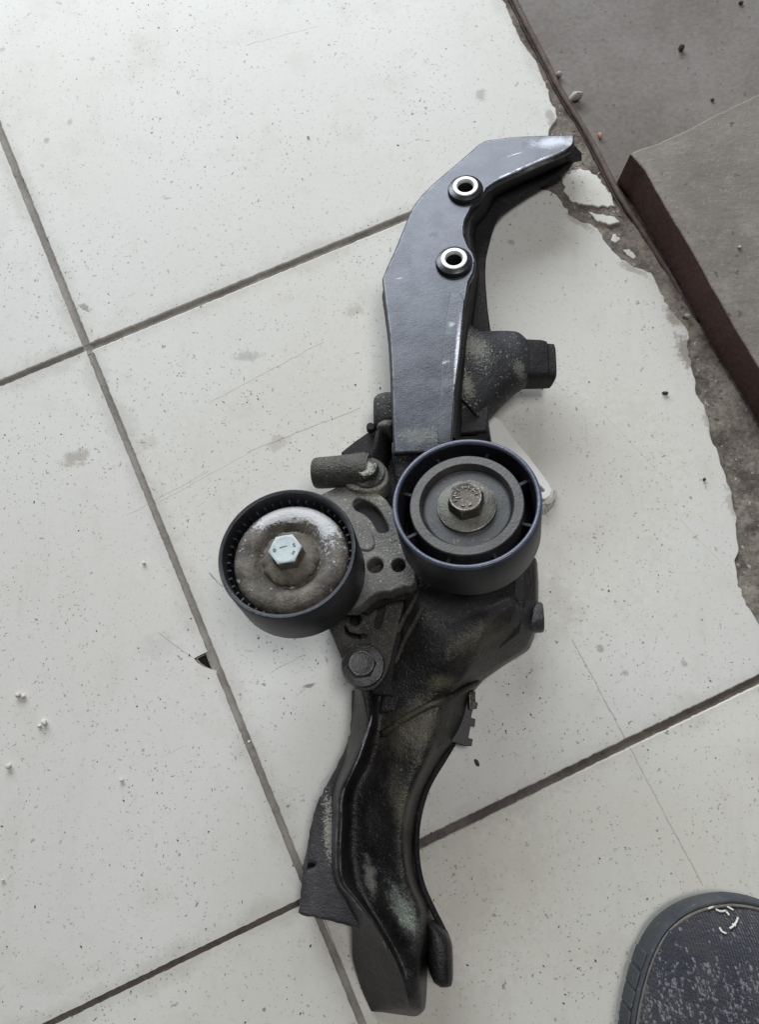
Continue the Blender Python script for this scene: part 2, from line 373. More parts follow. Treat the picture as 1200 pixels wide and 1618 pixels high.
# ------------------------------------------------------------------ the setting: tiled floor
GA, GB = P(138, 550), P(490, 1418)
U = (GB - GA); PITCH = 0.33; U.z = 0; U.normalize(); V = Vector((-U.y, U.x, 0))
if V.x < 0: V = -V
def G(i, j): return GA + U * (PITCH * i) + V * (PITCH * j)
floor_bm = bmesh.new()
bmesh.ops.create_grid(floor_bm, x_segments=2, y_segments=2, size=1.6)
for v in floor_bm.verts: v.co.z = -0.010
floor = tag(link('floor', from_bm(floor_bm, 'floor'), M_base), kind='structure')
EDGE_TOP = [(700, -260), (760, -90), (797, 0), (812, 38), (827, 68), (848, 96), (860, 125), (868, 142), (870, 160), (878, 172), (882, 186), (874, 198), (868, 207), (872, 222), (862, 240)]
EDGE_MID = [(852, 296), (866, 300), (880, 309), (893, 325), (905, 343), (926, 352), (945, 360), (955, 377), (966, 392), (983, 408), (1002, 420), (1030, 431), (1042, 452), (1060, 488), (1078, 508), (1090, 524), (1088, 548), (1097, 585), (1101, 606), (1100, 622), (1114, 640), (1122, 668), (1128, 700), (1137, 718), (1147, 752), (1157, 778), (1164, 812), (1166, 850), (1170, 872), (1164, 884), (1166, 910), (1172, 932), (1184, 962), (1203, 990), (1230, 1025)]
HALF = 0.0022
def jit(pts, amp=0.0004, step=0.003):
    out = []
    for a, b in zip(pts, pts[1:]):
        a, b = Vector(a[:2]), Vector(b[:2]); n = max(1, int((b - a).length / step))
        for k in range(n):
            p = a.lerp(b, k / n); q = Vector((p.x, p.y, 0)) * 400
            out.append((p.x + amp * mnoise.noise(q), p.y + amp * mnoise.noise(q + Vector((9, 3, 5)))))
    out.append(tuple(Vector(pts[-1][:2]))); return out
def tile_loop(i, j):
    return [G(i, j) + U * HALF + V * HALF, G(i, j + 1) + U * HALF - V * HALF, G(i + 1, j + 1) - U * HALF - V * HALF, G(i + 1, j) - U * HALF + V * HALF]
for i in range(-2, 3):
    for j in range(-2, 2):
        if j == 1 and i < 1: continue
        lp = tile_loop(i, j)
        if (i, j) == (-2, 0): continue
        if (i, j) == (-1, 0):
            e = [P(x, y) for x, y in EDGE_TOP]
            n = G(0, 0) - U * HALF
            end = n + V * ((e[-1] - n).dot(V) - 0.004)
            tl = lp[0]; st = G(-1, 0) + U * HALF; st = st + V * ((e[0] - st).dot(V))
            pts = jit([st] + e + [end], 0.0015, 0.0026) + jit([end, lp[3]], .0004, .002) + jit([lp[3], tl], .0004, .002)
        elif (i, j) == (0, 0):
            e = [P(x, y) for x, y in EDGE_MID]
            n = G(0, 0) + U * HALF; st = n + V * ((e[0] - n).dot(V) - 0.006)
            end = G(1, 0) - U * HALF; end = end + V * ((e[-1] - end).dot(V))
            pts = jit([st] + e + [end], 0.0015, 0.0026) + jit([end, lp[3]], .0004, .002) + jit([lp[3], lp[0]], .0004, .002) + jit([lp[0], st], .0004, .002)
        elif (i, j) == (0, -1):
            chip = [P(x, y) for x, y in ((352, 1060), (340, 1061), (322, 1056), (311, 1049), (303, 1040), (312, 1035), (326, 1028))]
            A0, A1 = lp[1], lp[2]
            on = lambda p: A0 + (A1 - A0) * max(0, min(1, (p - A0).dot((A1 - A0).normalized()) / (A1 - A0).length))
            edge_up, edge_dn = on(chip[-1]), on(chip[0])
            pts = jit([lp[0], A0, edge_up], .0004, .002) + [tuple(p[:2]) for p in chip[::-1][1:-1]] + jit([edge_dn, A1, lp[3]], .0004, .002) + jit([lp[3], lp[0]], .0004, .002)
        else:
            pts = jit([*lp, lp[0]], .0004, .002)
        me = flat_mesh('tile', [pts], 0.0085, 0.0007, 2)
        def inside(p, i=i, j=j):
            a = (p - GA).dot(U) / PITCH; b = (p - GA).dot(V) / PITCH
            return i - .03 < a < i + 1.03 and j - .03 < b < j + 1.03
        link('tile', me, tile_material(inside, (i, j)), floor)
def strip(name, a, b, z, mat, wid=0.0062):
    d = (b - a).normalized(); nrm = Vector((-d.y, d.x, 0)); n = 90; bm = bmesh.new(); rows = []
    for k in range(n + 1):
        p = a.lerp(b, k / n)
        rows.append([bm.verts.new((p.x + nrm.x * wid * s, p.y + nrm.y * wid * s, z - (0.0007 if abs(s) < .2 else 0) + 0.0005 * mnoise.noise(Vector((p.x * 150, p.y * 150, s * 3))))) for s in (-.5, -.17, .17, .5)])
    for r, q in zip(rows, rows[1:]):
        for k in range(3): bm.faces.new((r[k], r[k + 1], q[k + 1], q[k]))
    return link(name, from_bm(bm, name), mat, floor, 180)
for j in range(-1, 1):
    strip('grout', G(-2, j), G(0, j), -0.0012, M_grout); strip('grout', G(0, j), G(3, j), -0.0012, M_grout)
for i in range(-1, 3):
    strip('grout', G(i, -2), G(i, 0), -0.0015, M_grout_d if i == 1 else M_grout)
    strip('grout', G(i, 0), G(i, 0.9 if i < 1 else 2), -0.0015, M_grout_d if i == 1 else M_grout)

# crumbled mortar bed between the broken tiles and the steel edge
STRIP = [(715, -190), (812, 0), (834, 44), (858, 89), (882, 137), (903, 172), (923, 204), (946, 246), (968, 290), (986, 326), (1002, 355), (1046, 428), (1093, 510), (1145, 602), (1204, 706), (1300, 880), (1390, 1040)]
def strip_at(y, off=0.0):
    for (x0, y0), (x1, y1) in zip(STRIP, STRIP[1:]):
        if y0 <= y <= y1: return x0 + (x1 - x0) * (y - y0) / (y1 - y0)
    return STRIP[-1][0]
bm = bmesh.new(); rows = []
for k in range(0, 200):
    y = -180 + k * 6.2; xr = strip_at(y); row = []
    for m in range(51):
        x = xr - 240 + m * 6.0
        p = P(x, y); q = p * 1000
        z = -2.1 + 0.9 * mnoise.noise(q * 0.055) + 1.1 * mnoise.noise(q * 0.16) + 0.6 * mnoise.noise(q * 0.5) + 0.3 * mnoise.noise(q * 1.1)
        z = min(z, -0.25) if m < 40 else (min(z, -2.2) if y < 330 else min(z, 0.3))
        row.append(bm.verts.new((p.x, p.y, z / 1000)))
    rows.append(row)
# the sheet lies under the tiles on its left; sink it there
for row in rows:
    for m, v in enumerate(row):
        if m < 8: v.co.z = -0.0093
for r, q in zip(rows, rows[1:]):
    for k in range(50): bm.faces.new((r[k], r[k + 1], q[k + 1], q[k]))
link('mortar_bed', from_bm(bm, 'mortar_bed'), M_mortar, floor, 180)

# rusty steel edge: round bead along a low angle
def tube(name, pts, rad, mat, parent=None, seg=10, ang=180, nz=0.0):
    rings = []
    for i, p in enumerate(pts):
        d = (pts[min(i + 1, len(pts) - 1)] - pts[max(i - 1, 0)]).normalized()
        s = d.cross(Vector((0, 0, 1)))
        if s.length < 1e-4: s = Vector((1, 0, 0))
        s.normalize(); u = s.cross(d)
        rr = rad(i / (len(pts) - 1)) if callable(rad) else rad
        rings.append([p + (s * math.cos(a * math.tau / seg) + u * math.sin(a * math.tau / seg)) * rr * (1 + nz * mnoise.noise((p + s * math.cos(a) * 0.01) * 300)) for a in range(seg)])
    return loft(name, rings, mat, parent, ang)
es = empty('steel_edge_strip', P(900, 185)); tag(es, 'thin rusty steel edging strip between the broken tiles and the brown slab', 'edging')
bead = crom([P(x + 1 + (0 if i < 9 else (i - 8) * 3), y, 1.6 - (0 if i < 9 else (i - 8) * 1.1)) for i, (x, y) in enumerate(STRIP[:13])], 6)
tube('bead', bead, 0.0016, M_rust, es, nz=0.25)
rings = []
for p in crom([P(x, y, 0 - (0 if i < 9 else (i - 8) * 1.6)) for i, (x, y) in enumerate(STRIP[:12])], 6):
    rings.append([p + Vector((-0.0022, -0.0011, -0.004)), p + Vector((-0.0022, -0.0011, -0.0002)), p + Vector((0.003, 0.0015, 0.0006)), p + Vector((0.003, 0.0015, -0.004))])
loft('flat_bar', rings, M_rust, es, 40)

# dusty slab on the right
SL = Plane(900, 100, 0.8, (0, 0, 1))
ol = [(x + (6 if y < 320 else 45), y) for x, y in STRIP] + [(2300, 900), (2300, -500), (690, -500)]
sl = flat_mesh('concrete_slab', [[SL.uv(*p) for p in ol]], 0.006, 0.0006); sl.transform(SL.mat())
tag(link('concrete_slab', sl, M_slab), kind='structure')

# thick board lying on the slab, its left side in view
def board_material():
    t = NT('dusty_red_brown_board')
    n = t.noise(14, 5, 0.65); f = t.noise(300, 4, 0.7)
    mp = t.N.new('ShaderNodeMapping'); mp.inputs['Scale'].default_value = (30, 90, 60); mp.inputs['Rotation'].default_value = (0, 0, -0.45); t.L.new(t.pos, mp.inputs[0])
    gr = t.noise(1, 4, 0.6, vec=mp.outputs[0])
    dust = t.mix(t.ramp(t.math('MULTIPLY_ADD', gr, 0.25, t.math('MULTIPLY', n, 0.75)), 0.3, 0.7), (0.158, 0.139, 0.120), (0.236, 0.215, 0.192))
    dust = t.mix(t.math('MULTIPLY', t.specks(160, 0.25, 0.06, 0.3, t.warp(250, 0.006)), 0.6), dust, (0.055, 0.04, 0.035))
    dust = t.mix(t.math('MULTIPLY', t.ramp(t.noise(60, 6, 0.75), 0.48, 0.72), 0.45), dust, (0.30, 0.27, 0.24))
    dust = t.mix(t.math('MULTIPLY', t.ramp(t.noise(7, 4, 0.6), 0.5, 0.7), 0.35), dust, (0.17, 0.095, 0.075))
    side = t.mix(t.ramp(f, 0.35, 0.7), (0.058, 0.025, 0.019), (0.085, 0.040, 0.031))
    g = t.N.new('ShaderNodeNewGeometry'); nzv = t.sep(g.outputs['True Normal'])[2]
    col = t.mix(t.ramp(t.math('ADD', nzv, t.math('MULTIPLY_ADD', f, 0.5, -0.25)), 0.5, 0.75), side, dust)
    col = t.mix(t.math('MULTIPLY', t.specks(420, 0.5, 0.1, 0.4, t.warp(300, 0.004)), t.math('MULTIPLY', t.ramp(nzv, 0.5, 0.8), 0.35)), col, (0.34, 0.31, 0.28))
    return t.out(col, 0.85, 0.0, t.bump(t.math('ADD', f, gr), 0.6, 0.0010))
bd = empty('thick_board', P(1100, 330)); tag(bd, 'thick dusty board with a dark red-brown side, lying on the brown slab', 'board')
BP = Plane(1000, 240, 30, (0.0, 0.0, 1))
bl = [(997, 243), (1003, 238), (1040, 226), (1090, 203), (1130, 182), (1200, 148), (1420, 40), (1700, 500), (1520, 1120), (1210, 596), (1167, 526), (1130, 461), (1093, 394), (1052, 326), (1019, 268)]
pts = [BP.hit(*p) for p in bl]; pts = jit(pts + [pts[0]], 0.0004, 0.004)[:-1]
me = flat_mesh('board', [pts], 0.0290, 0.0012, 2); me.transform(Matrix.Translation((0, 0, 0.030)))
link('board_body', me, board_material(), bd)

# ------------------------------------------------------------------ debris
def lump(name, c, sx, sy, sz, mat, seed, rz=0.0, sub=2, parent=None, ang=45, amp=0.28):
    bm = bmesh.new(); bmesh.ops.create_icosphere(bm, subdivisions=sub, radius=1)
    off = Vector((seed * 7.3, seed * 3.1, seed))
    for v in bm.verts: v.co *= 1 + amp * mnoise.noise(v.co * 1.6 + off) + 0.3 * amp * mnoise.noise(v.co * 4 + off)
    bmesh.ops.transform(bm, verts=bm.verts, matrix=Matrix.Rotation(rz, 4, 'Z') @ Matrix.Diagonal((sx / 1000, sy / 1000, sz / 1000, 1)))
    zmin = min(v.co.z for v in bm.verts)
    for v in bm.verts: v.co.z -= zmin
    me = from_bm(bm, name); o = link(name, me, mat, parent, ang); o.location = c
    return o
M_tile = tile_material(lambda p: False)
M_white = simple('white_crumb', (0.50, 0.47, 0.42), (0.66, 0.64, 0.60), 200, 0.9)
M_stone = simple('grey_chip', (0.30, 0.29, 0.27), (0.46, 0.45, 0.42), 120, 0.9)
M_dark = simple('dark_clod', (0.03, 0.024, 0.02), (0.09, 0.075, 0.06), 200, 0.95)
M_orange = simple('orange_brick_chip', (0.42, 0.17, 0.09), (0.52, 0.26, 0.17), 200, 0.9)
def shard(outline, label, z=0.0, th=4.0, n=(0, 0, 1)):
    pl = Plane(outline[0][0], outline[0][1], z, n)
    ol = [pl.hit(*p) for p in outline]; c = sum(ol, Vector()) / len(ol)
    lp = jit([((p - c).dot(pl.x), (p - c).dot(pl.y)) for p in ol + [ol[0]]], 0.0016, 0.0012)[:-1]
    me = flat_mesh('tile_shard', [lp], th / 1000, 0.0006); me.transform(frame(c, pl.n))
    o = link('tile_shard', me, M_tile); tag(o, label, 'tile shard', 'shards of broken tile by the steel edge'); return o
shard([(889, 280), (905, 268), (925, 268), (942, 274), (955, 292), (966, 306), (974, 326), (950, 326), (925, 324), (903, 316), (893, 300)], 'largest white tile shard by the steel edge, under the bracket tip', -0.6, 4, (0.04, 0.03, 1))
shard([(930, 333), (950, 338), (972, 342), (982, 352), (962, 354), (945, 348)], 'narrow white tile sliver just below the largest shard', -1.0, 3, (0, .08, 1))
shard([(968, 372), (978, 366), (984, 376), (976, 384), (967, 380)], 'tiny white tile fragment beside the broken edge', -1.1, 2.5, (.1, .08, 1))
shard([(985, 395), (1000, 388), (1012, 398), (1020, 412), (1004, 412)], 'pale triangular tile fragment close to the steel edge', -1.3, 2.5, (.1, 0, 1))
tag(lump('stone_chip', P(909, 158, 0.8), 4.2, 2.6, 3.2, M_stone, 3, 0.3), 'flat pale grey stone chip on the steel edge at the top', 'stone chip')
tag(lump('stone_chip', P(883, 122, 0.8), 1.8, 1.6, 2.2, M_stone, 4), 'small pale stone chip above the flat grey chip', 'stone chip')
tag(lump('brick_chip', P(948, 217, 0.8), 1.2, 2.2, 1.6, M_orange, 5, 0.2), 'tiny orange brick chip on the brown slab', 'brick chip')
tag(lump('dirt_clod', P(1076, 79, 0.8), 1.9, 2.1, 2.2, M_dark, 6), 'dark dirt clod on the brown slab near the top', 'dirt clod')
tag(lump('dirt_clod', P(1126, 159, 0.8), 1.2, 1.0, 1.0, M_dark, 16), 'small dark dirt clod beside the far edge of the board', 'dirt clod')
tag(lump('dirt_clod', P(1171, 6, 0.8), 1.6, 1.2, 1.2, M_dark, 26), 'dark dirt clod in the top right corner', 'dirt clod')
tag(lump('dirt_clod', P(1051, 622, 0.0), 2.0, 1.0, 1.2, M_dark, 27, -.1), 'flat dark flake on the tile left of the board', 'dirt clod')
tag(lump('dirt_clod', P(1113, 758, 0.0), 0.9, 0.9, 1.0, M_dark, 28), 'round dark grain near the broken tile edge', 'dirt clod')
tag(lump('dirt_clod', P(754, 1205, 0.0), 1.0, 2.2, 1.0, M_dark, 29, .5), 'narrow dark flake right of the lower arm', 'dirt clod')
tag(lump('pebble', P(1169, 392, 30), 1.2, 1.0, 1.0, M_stone, 37), 'tiny pale pebble on top of the board', 'pebble')
tag(lump('pebble', P(1085, 502, -1.5), 2.0, 1.4, 1.8, M_stone, 38), 'pale pebble in the dirt beside the foot of the board', 'pebble')
for k, (x, y, s, lab) in enumerate(((30, 1098, 1.6, 'uppermost white crumb pair at the left edge'), (38, 1100, 1.4, None), (71, 1141, 1.9, 'white crumb right of the other crumbs at the left edge'), (63, 1147, 1.0, None), (15, 1210, 1.7, 'lowest white crumb at the far left edge'), (228, 890, 1.2, 'white crumb beside the long tile joint'), (193, 1232, 1.1, 'lone white crumb on the lower left tile'), (394, 1172, 1.0, 'pale crumb in the long tile joint'), (487, 217, 0.9, 'lone white crumb on the top tile'), (5, 1390, 0.9, 'tiny white crumb in the lower left of the big tile'))):
    o = lump('crumb', P(x, y), s, s * 0.8, s * 0.9, M_white, 40 + k, k)
    if not lab: lab = 'smaller white crumb touching the uppermost crumb at the left' if k == 1 else 'smaller white crumb touching the right hand crumb at the left'
    tag(o, lab, 'crumb', 'white crumbs on the tiles')
# loose grit nobody could count
def grit(name, spots, mat, label):
    vs_, fs = [], []
    base = [(1, 0, 0), (0, 1, 0), (-1, 0, 0), (0, -1, 0), (.1, .1, 1), (.1, -.1, -1), (.7, .7, .3), (-.7, -.6, .35)]
    tri = [(0, 6, 4), (6, 1, 4), (1, 2, 4), (2, 7, 4), (7, 3, 4), (3, 0, 4), (6, 0, 5), (1, 6, 5), (2, 1, 5), (7, 2, 5), (3, 7, 5), (0, 3, 5)]
    for (p, s) in spots:
        M = Matrix.Translation(p) @ Matrix.Rotation(random.uniform(0, 6.28), 4, 'Z') @ Matrix.Diagonal((s * random.uniform(.7, 1.9), s * random.uniform(.5, 1.0), s * random.uniform(.3, .8), 1))
        o = len(vs_)
        for v in base: vs_.append(M @ (Vector(v) * random.uniform(.6, 1.2)))
        fs += [tuple(o + k for k in f) for f in tri]
    me = bpy.data.meshes.new(name); me.from_pydata(vs_, [], fs); me.update()
    return tag(link(name, me, mat), label, 'grit', kind='stuff')
sp = []
while len(sp) < 1500:
    x, y = random.uniform(-60, 1150), random.uniform(-40, 1680)
    if x > strip_at(y) - 60: continue
    if y < 480 and random.random() < 0.55: continue
    s = random.choice((.12, .15, .18, .2, .25, .3, .45)) * random.uniform(.8, 1.3)
    sp.append((P(x, y) + Vector((0, 0, s / 4000)), s / 1000))
for k in range(260):   # more around the bracket
    a = random.uniform(0, 6.28); x, y = random.choice(((620, 1180), (800, 1080), (500, 1050), (560, 700), (830, 1150)))
    rr = random.expovariate(1 / 70); s = random.choice((.15, .2, .3, .45)) * random.uniform(.8, 1.3)
    sp.append((P(x + rr * math.cos(a), y + rr * math.sin(a)) + Vector((0, 0, s / 4000)), s / 1000))
grit('dark_grit', sp, M_dark, 'fine dark grit scattered over the white tiles')
sp = []
for k in range(900):
    y = random.uniform(100, 1020); x = strip_at(y) - random.uniform(-2, 110) * (1 if y > 480 else 0.75)
    s = random.choice((.25, .3, .4, .5, .7, .9)) * random.uniform(.7, 1.2)
    sp.append((P(x, y, -2.0) + Vector((0, 0, 0)), s / 1000))
grit('mortar_grit', sp[:620], M_mortar, 'loose mortar grit along the broken tile edge')
grit('pale_mortar_grit', sp[620:], M_stone, 'pale crumbled bits along the broken tile edge')

# ------------------------------------------------------------------ the bracket with its two pulleys
DUST = (0.21, 0.20, 0.165)
M_arm = cast('blue_grey_cast_metal', (0.046, 0.048, 0.056), (0.068, 0.071, 0.081), (0.22, 0.22, 0.21), 0.15, rough=0.33, metal=0.75, base_grain=0.02, blotch=[(876, 224, 33, 48, 13, 0.05, (0.26, 0.27, 0.29), 0.55, 1), (848, 258, 34, 72, 4, 0.43, (0.45, 0.46, 0.48), 0.65, 1), (727, 560, 60, 4.5, 90, -0.10, (0.42, 0.43, 0.45), 0.7, 1), (718, 660, 60, 4.5, 60, -0.05, (0.42, 0.43, 0.45), 0.6, 1), (816, 238, 35, 14, 1.0, 0.3, (0.5, 0.5, 0.52), 0.5, 1), (632, 434, 46, 8, 1.0, 0.1, (0.45, 0.46, 0.48), 0.45, 1), (740, 350, 50, 4, 20, 0.2, (0.4, 0.41, 0.43), 0.6, 1), (665, 690, 60, 50, 20, 0, (0.20, 0.195, 0.17), 0.35)], edge_col=(0.72, 0.73, 0.75), edge_r=0.0018, edge_amt=0.3, bumpd=0.00010)  # silver tip patch paints in extra brightness; edge patches and scratches are worn metal
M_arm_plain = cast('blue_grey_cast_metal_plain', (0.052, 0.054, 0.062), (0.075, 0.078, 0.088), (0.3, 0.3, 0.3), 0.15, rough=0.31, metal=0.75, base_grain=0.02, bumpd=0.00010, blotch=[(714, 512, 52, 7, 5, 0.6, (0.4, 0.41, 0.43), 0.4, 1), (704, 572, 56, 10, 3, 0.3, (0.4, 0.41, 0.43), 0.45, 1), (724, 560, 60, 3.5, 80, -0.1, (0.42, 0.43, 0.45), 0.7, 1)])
M_dkarm = cast('dark_cast_metal', (0.013, 0.012, 0.014), (0.024, 0.022, 0.024), DUST, 0.12, rough=0.6, metal=0.0, spec=0.2, base_grain=0.2, bumpd=0.0010)  # darker casting tone; shade under the arm plate is put into the colour
M_dusty = cast('dusty_black_casting', (0.020, 0.020, 0.023), (0.038, 0.038, 0.042), (0.24, 0.235, 0.20), 0.35, spec=0.4, blotch=[(748, 545, 42, 30, 50, 0.4, (0.30, 0.30, 0.26), 0.55), (740, 610, 42, 14, 30, 0.2, (0.34, 0.33, 0.28), 0.5), (822, 585, 36, 14, 20, 0.5, (0.25, .25, .22), 0.6), (660, 712, 50, 60, 18, 0, (0.34, 0.33, 0.28), 0.7), (578, 738, 54, 22, 20, 0, (0.36, 0.36, 0.30), 0.8)], rough=0.55, metal=0.2, grain=0.9, base_grain=0.5, bumpd=0.0012)
OLIVE = (0.105, 0.096, 0.068)
M_oily = cast('oily_black_casting', (0.012, 0.0105, 0.012), (0.026, 0.023, 0.024), (0.12, 0.11, 0.08), 0.12, spec=0.5, blotch=[(655, 1150, 40, 75, 45, 0.7, OLIVE, 0.8, 1), (760, 1010, 48, 60, 30, 0.5, OLIVE, 0.6, 1), (636, 1270, 36, 22, 60, 0.3, OLIVE, 0.7, 1), (700, 1078, 45, 30, 14, 0, (0.2, 0.19, 0.11), 0.5, 1), (585, 1390, 34, 11, 34, 0.2, (0.30, 0.31, 0.28), 0.75, 1), (640, 1440, 38, 20, 50, 0.55, (0.26, 0.29, 0.255), 0.75, 1)], rough=0.34, metal=0.25, bumpd=0.0009, base_grain=0.25, grain=0.7)  # last two pale patches: dust with the casting's highlights painted in
M_flange = cast('rough_grey_flange', (0.036, 0.033, 0.038), (0.070, 0.065, 0.072), (0.20, 0.19, 0.16), 0.3, blotch=[(521, 1310, 17, 12, 70, 0.05, (0.42, 0.42, 0.38), 0.8)], rough=0.6, metal=0.25, bumpd=0.0012, grain=0.8)
M_tens = cast('dusty_grey_aluminium', (0.10, 0.096, 0.09), (0.165, 0.16, 0.148), (0.32, 0.31, 0.27), 0.6, blotch=[(590, 775, 50, 36, 22, -.5, (0.42, 0.40, 0.33), 0.7)], rough=0.55, metal=0.35, grain=0.8, bumpd=0.0014, base_grain=0.45)
M_tens_d = cast('greasy_aluminium', (0.035, 0.033, 0.029), (0.07, 0.066, 0.058), (0.20, 0.19, 0.155), 0.4, rough=0.5, metal=0.3, edge_col=(0.3, .3, .28), edge_amt=.5, base_grain=0.35, grain=0.8, bumpd=0.0012)
M_rubber = cast('black_pulley_plastic', (0.014, 0.0145, 0.018), (0.023, 0.024, 0.029), (0.12, 0.115, 0.10), 0.12, spec=0.28, rough=0.42, metal=0.0, edge_col=(0.12, 0.13, 0.16), edge_r=0.0008, bumpd=0.0002, grain=.4, base_grain=0.25, coarse=40)
M_rim = cast('pulley_rim_highlight', (0.060, 0.070, 0.100), (0.088, 0.102, 0.142), (0.12, 0.12, 0.11), 0.1, rough=0.36, metal=0.25, edge_col=(0.22, 0.26, 0.34), edge_r=0.0010, bumpd=0.0002, grain=.3)  # bluish highlight on the rim face put into its base colour
M_ring = cast('grey_bearing_ring', (0.052, 0.050, 0.050), (0.082, 0.078, 0.076), (0.2, 0.19, 0.165), 0.35, rough=0.48, metal=0.3, bumpd=0.0003, grain=.5)
M_seal = cast('dark_bearing_seal', (0.038, 0.039, 0.043), (0.062, 0.064, 0.070), (0.20, 0.19, 0.165), 0.4, rough=0.55, metal=0.2, bumpd=0.0003, grain=.8)
M_steel = cast('dusty_steel', (0.055, 0.053, 0.048), (0.12, 0.115, 0.10), (0.25, 0.24, 0.19), 0.6, rough=0.45, metal=0.6, edge_col=(0.6, 0.6, 0.57), edge_r=0.0008, bumpd=0.0004)
M_boltd = cast('dark_bolt_steel', (0.06, 0.06, 0.065), (0.10, 0.10, 0.105), (0.2, 0.2, 0.18), 0.35, rough=0.42, metal=0.6, edge_col=(0.45, 0.45, 0.45), edge_r=0.0008)
M_zinc = simple('bluish_zinc', (0.32, 0.37, 0.38), (0.42, 0.47, 0.48), 220, 0.5, metal=0.1, bump=0.15)
M_boltbrown = cast('worn_brown_bolt', (0.060, 0.050, 0.044), (0.10, 0.084, 0.074), DUST, 0.4, rough=0.45, metal=0.5, edge_col=(0.55, 0.54, 0.5), edge_r=0.0012, grain=.8)
M_alu = simple('bright_machined_aluminium', (0.62, 0.62, 0.62), (0.80, 0.80, 0.80), 260, 0.50, metal=0.35, bump=0.5, bd=0.0004)
M_hole_shade = simple('hole_shade_black', (0.010, 0.010, 0.011), (0.02, 0.02, 0.022), 200, 0.6)
M_mark = simple('bolt_stamp_mark', (0.10, 0.13, 0.14), (0.16, 0.2, 0.21), 300, 0.5)
M_clip = simple('black_clip_plastic', (0.022, 0.019, 0.022), (0.04, 0.035, 0.038), 120, 0.55)

BR = empty('engine_bracket', P(640, 1000, 0.0))
tag(BR, 'black cast engine bracket with two belt pulleys lying across the white tiles', 'engine bracket')
N0 = Vector((-0.15, 0.29, 0.94)).normalized()
NA = Vector((-0.10, 0.20, 0.97)).normalized()

# --- upper arm: open channel of top plate, web and lower flange
AP = Plane(670, 690, 63, NA)
arm_out = [(908.5, 212), (867, 213), (815, 215), (782, 219), (768, 221), (757, 227), (740, 242), (717, 262), (700, 276), (683, 291), (667, 307), (653, 325), (645, 342), (638, 360), (623, 397), (612, 420), (604, 440), (605, 452), (610, 490), (615, 530), (618, 580), (620, 654), (622, 716),
           (714, 712), (717, 660), (720, 614), (727, 564), (733, 505), (738, 470), (742, 446), (750, 430), (752.5, 410), (749, 399), (741, 388), (735, 372), (734, 358), (737, 346), (746, 328), (758, 318), (766, 306), (771, 297), (784, 288), (800, 280), (843, 260), (880, 245), (897, 237), (905, 231), (908.5, 225)]
b1, b2 = (735, 297), (717, 411)
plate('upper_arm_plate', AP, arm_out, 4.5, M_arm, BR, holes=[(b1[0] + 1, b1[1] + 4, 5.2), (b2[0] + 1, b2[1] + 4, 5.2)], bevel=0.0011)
# slightly raised strip along the right edge of the plate
plate('raised_strip', AP.down(-0.3), [(712, 462), (706, 500), (701, 540), (697, 600), (693, 664), (692, 700), (712.5, 700), (715.5, 655), (719, 612), (725.5, 562), (731, 508), (734, 474), (727, 462)], 1.2, M_arm_plain, BR, bevel=0.0003)
LP = AP.down(23)
low_out = [(908, 236), (907.5, 252), (900, 263), (884, 274), (867, 283), (842, 297), (817, 313), (802, 324), (790, 337), (784, 349), (779, 362), (773, 385), (769, 402), (767.5, 425), (768, 447), (771, 485), (777, 530), (778, 600), (770, 680), (660, 690), (640, 640), (640, 560), (640, 480), (650, 430), (668, 380), (700, 310), (740, 265), (790, 240), (850, 232)]
plate('lower_flange', LP, low_out, 4.0, M_dkarm, BR, bevel=0.0010)
web_t = [(900, 220), (800, 228), (760, 240), (715, 275), (672, 318), (650, 375), (625, 430), (628, 490), (634, 580), (636, 690), (655, 690), (655, 580), (648, 490), (652, 440), (680, 385), (700, 335), (735, 290), (770, 262), (810, 252), (900, 232)]
t1 = AP.down(3); t2 = AP.down(24)
wr = [[t1.hit(x, y) for x, y in web_t], [t2.hit(x + 20, y + 22) for x, y in web_t]]
loft('web', wr, M_dkarm, BR, 40)
# inner wall that closes the channel below the right edge
iw = [(893, 243), (845, 265), (803, 285), (778, 300), (765, 325), (748, 345), (745, 365), (748, 390), (752, 420), (748, 450), (742, 500), (735, 560), (727, 620), (722, 690)]
top = [AP.down(4).hit(x - 3, y + 2) for x, y in iw]; bot = [LP.hit(x + 6, y + 14) for x, y in iw]
ring_rows = []
for a, b in zip(top, bot):
    off = Vector((-0.006, 0.004, 0)); ring_rows.append([a, b, b + off, a + off])
loft('inner_wall', ring_rows, M_dkarm, BR, 60)
# left edge lip seen under the plate
lt = [(606, 456), (611, 492), (616, 532), (619, 582), (621, 656)]
loft('side_lip', [[AP.down(4.2).hit(x, y), AP.down(4.2).hit(x + 12, y), AP.down(20).hit(x + 8, y), AP.down(20).hit(x - 2, y + 12)] for x, y in lt], M_dkarm, BR, 60)

# bushings: dark raised collar with a bright machined face and a through hole
for (x, y) in (b1, b2):
    c = AP.hit(x + 1, y + 5)
    bo = lathe('bushing', [(10.2, -1), (10.0, 1.4), (9.4, 2.6), (7.6, 3.3), (7.2, 3.4), (7.2, 0), (7.2, -1)], c, NA, M_arm_plain, BR, 56)
    lathe('machined_ring', [(7.25, 2), (7.15, 3.9), (6.8, 4.2), (5.1, 4.2), (4.6, 3.5), (4.4, 2.4), (4.4, 1.7), (5.0, 1.4), (6.0, 1.4)], c, NA, M_alu, bo, 56)
    lathe('bore', [(4.35, 1.9), (4.2, -14), (0, -14.2), (0, -15), (4.9, -15), (4.9, 1.6)], c, NA, M_hole_shade, bo, 40, close=True)  # black colour stands in for the shade down the hole
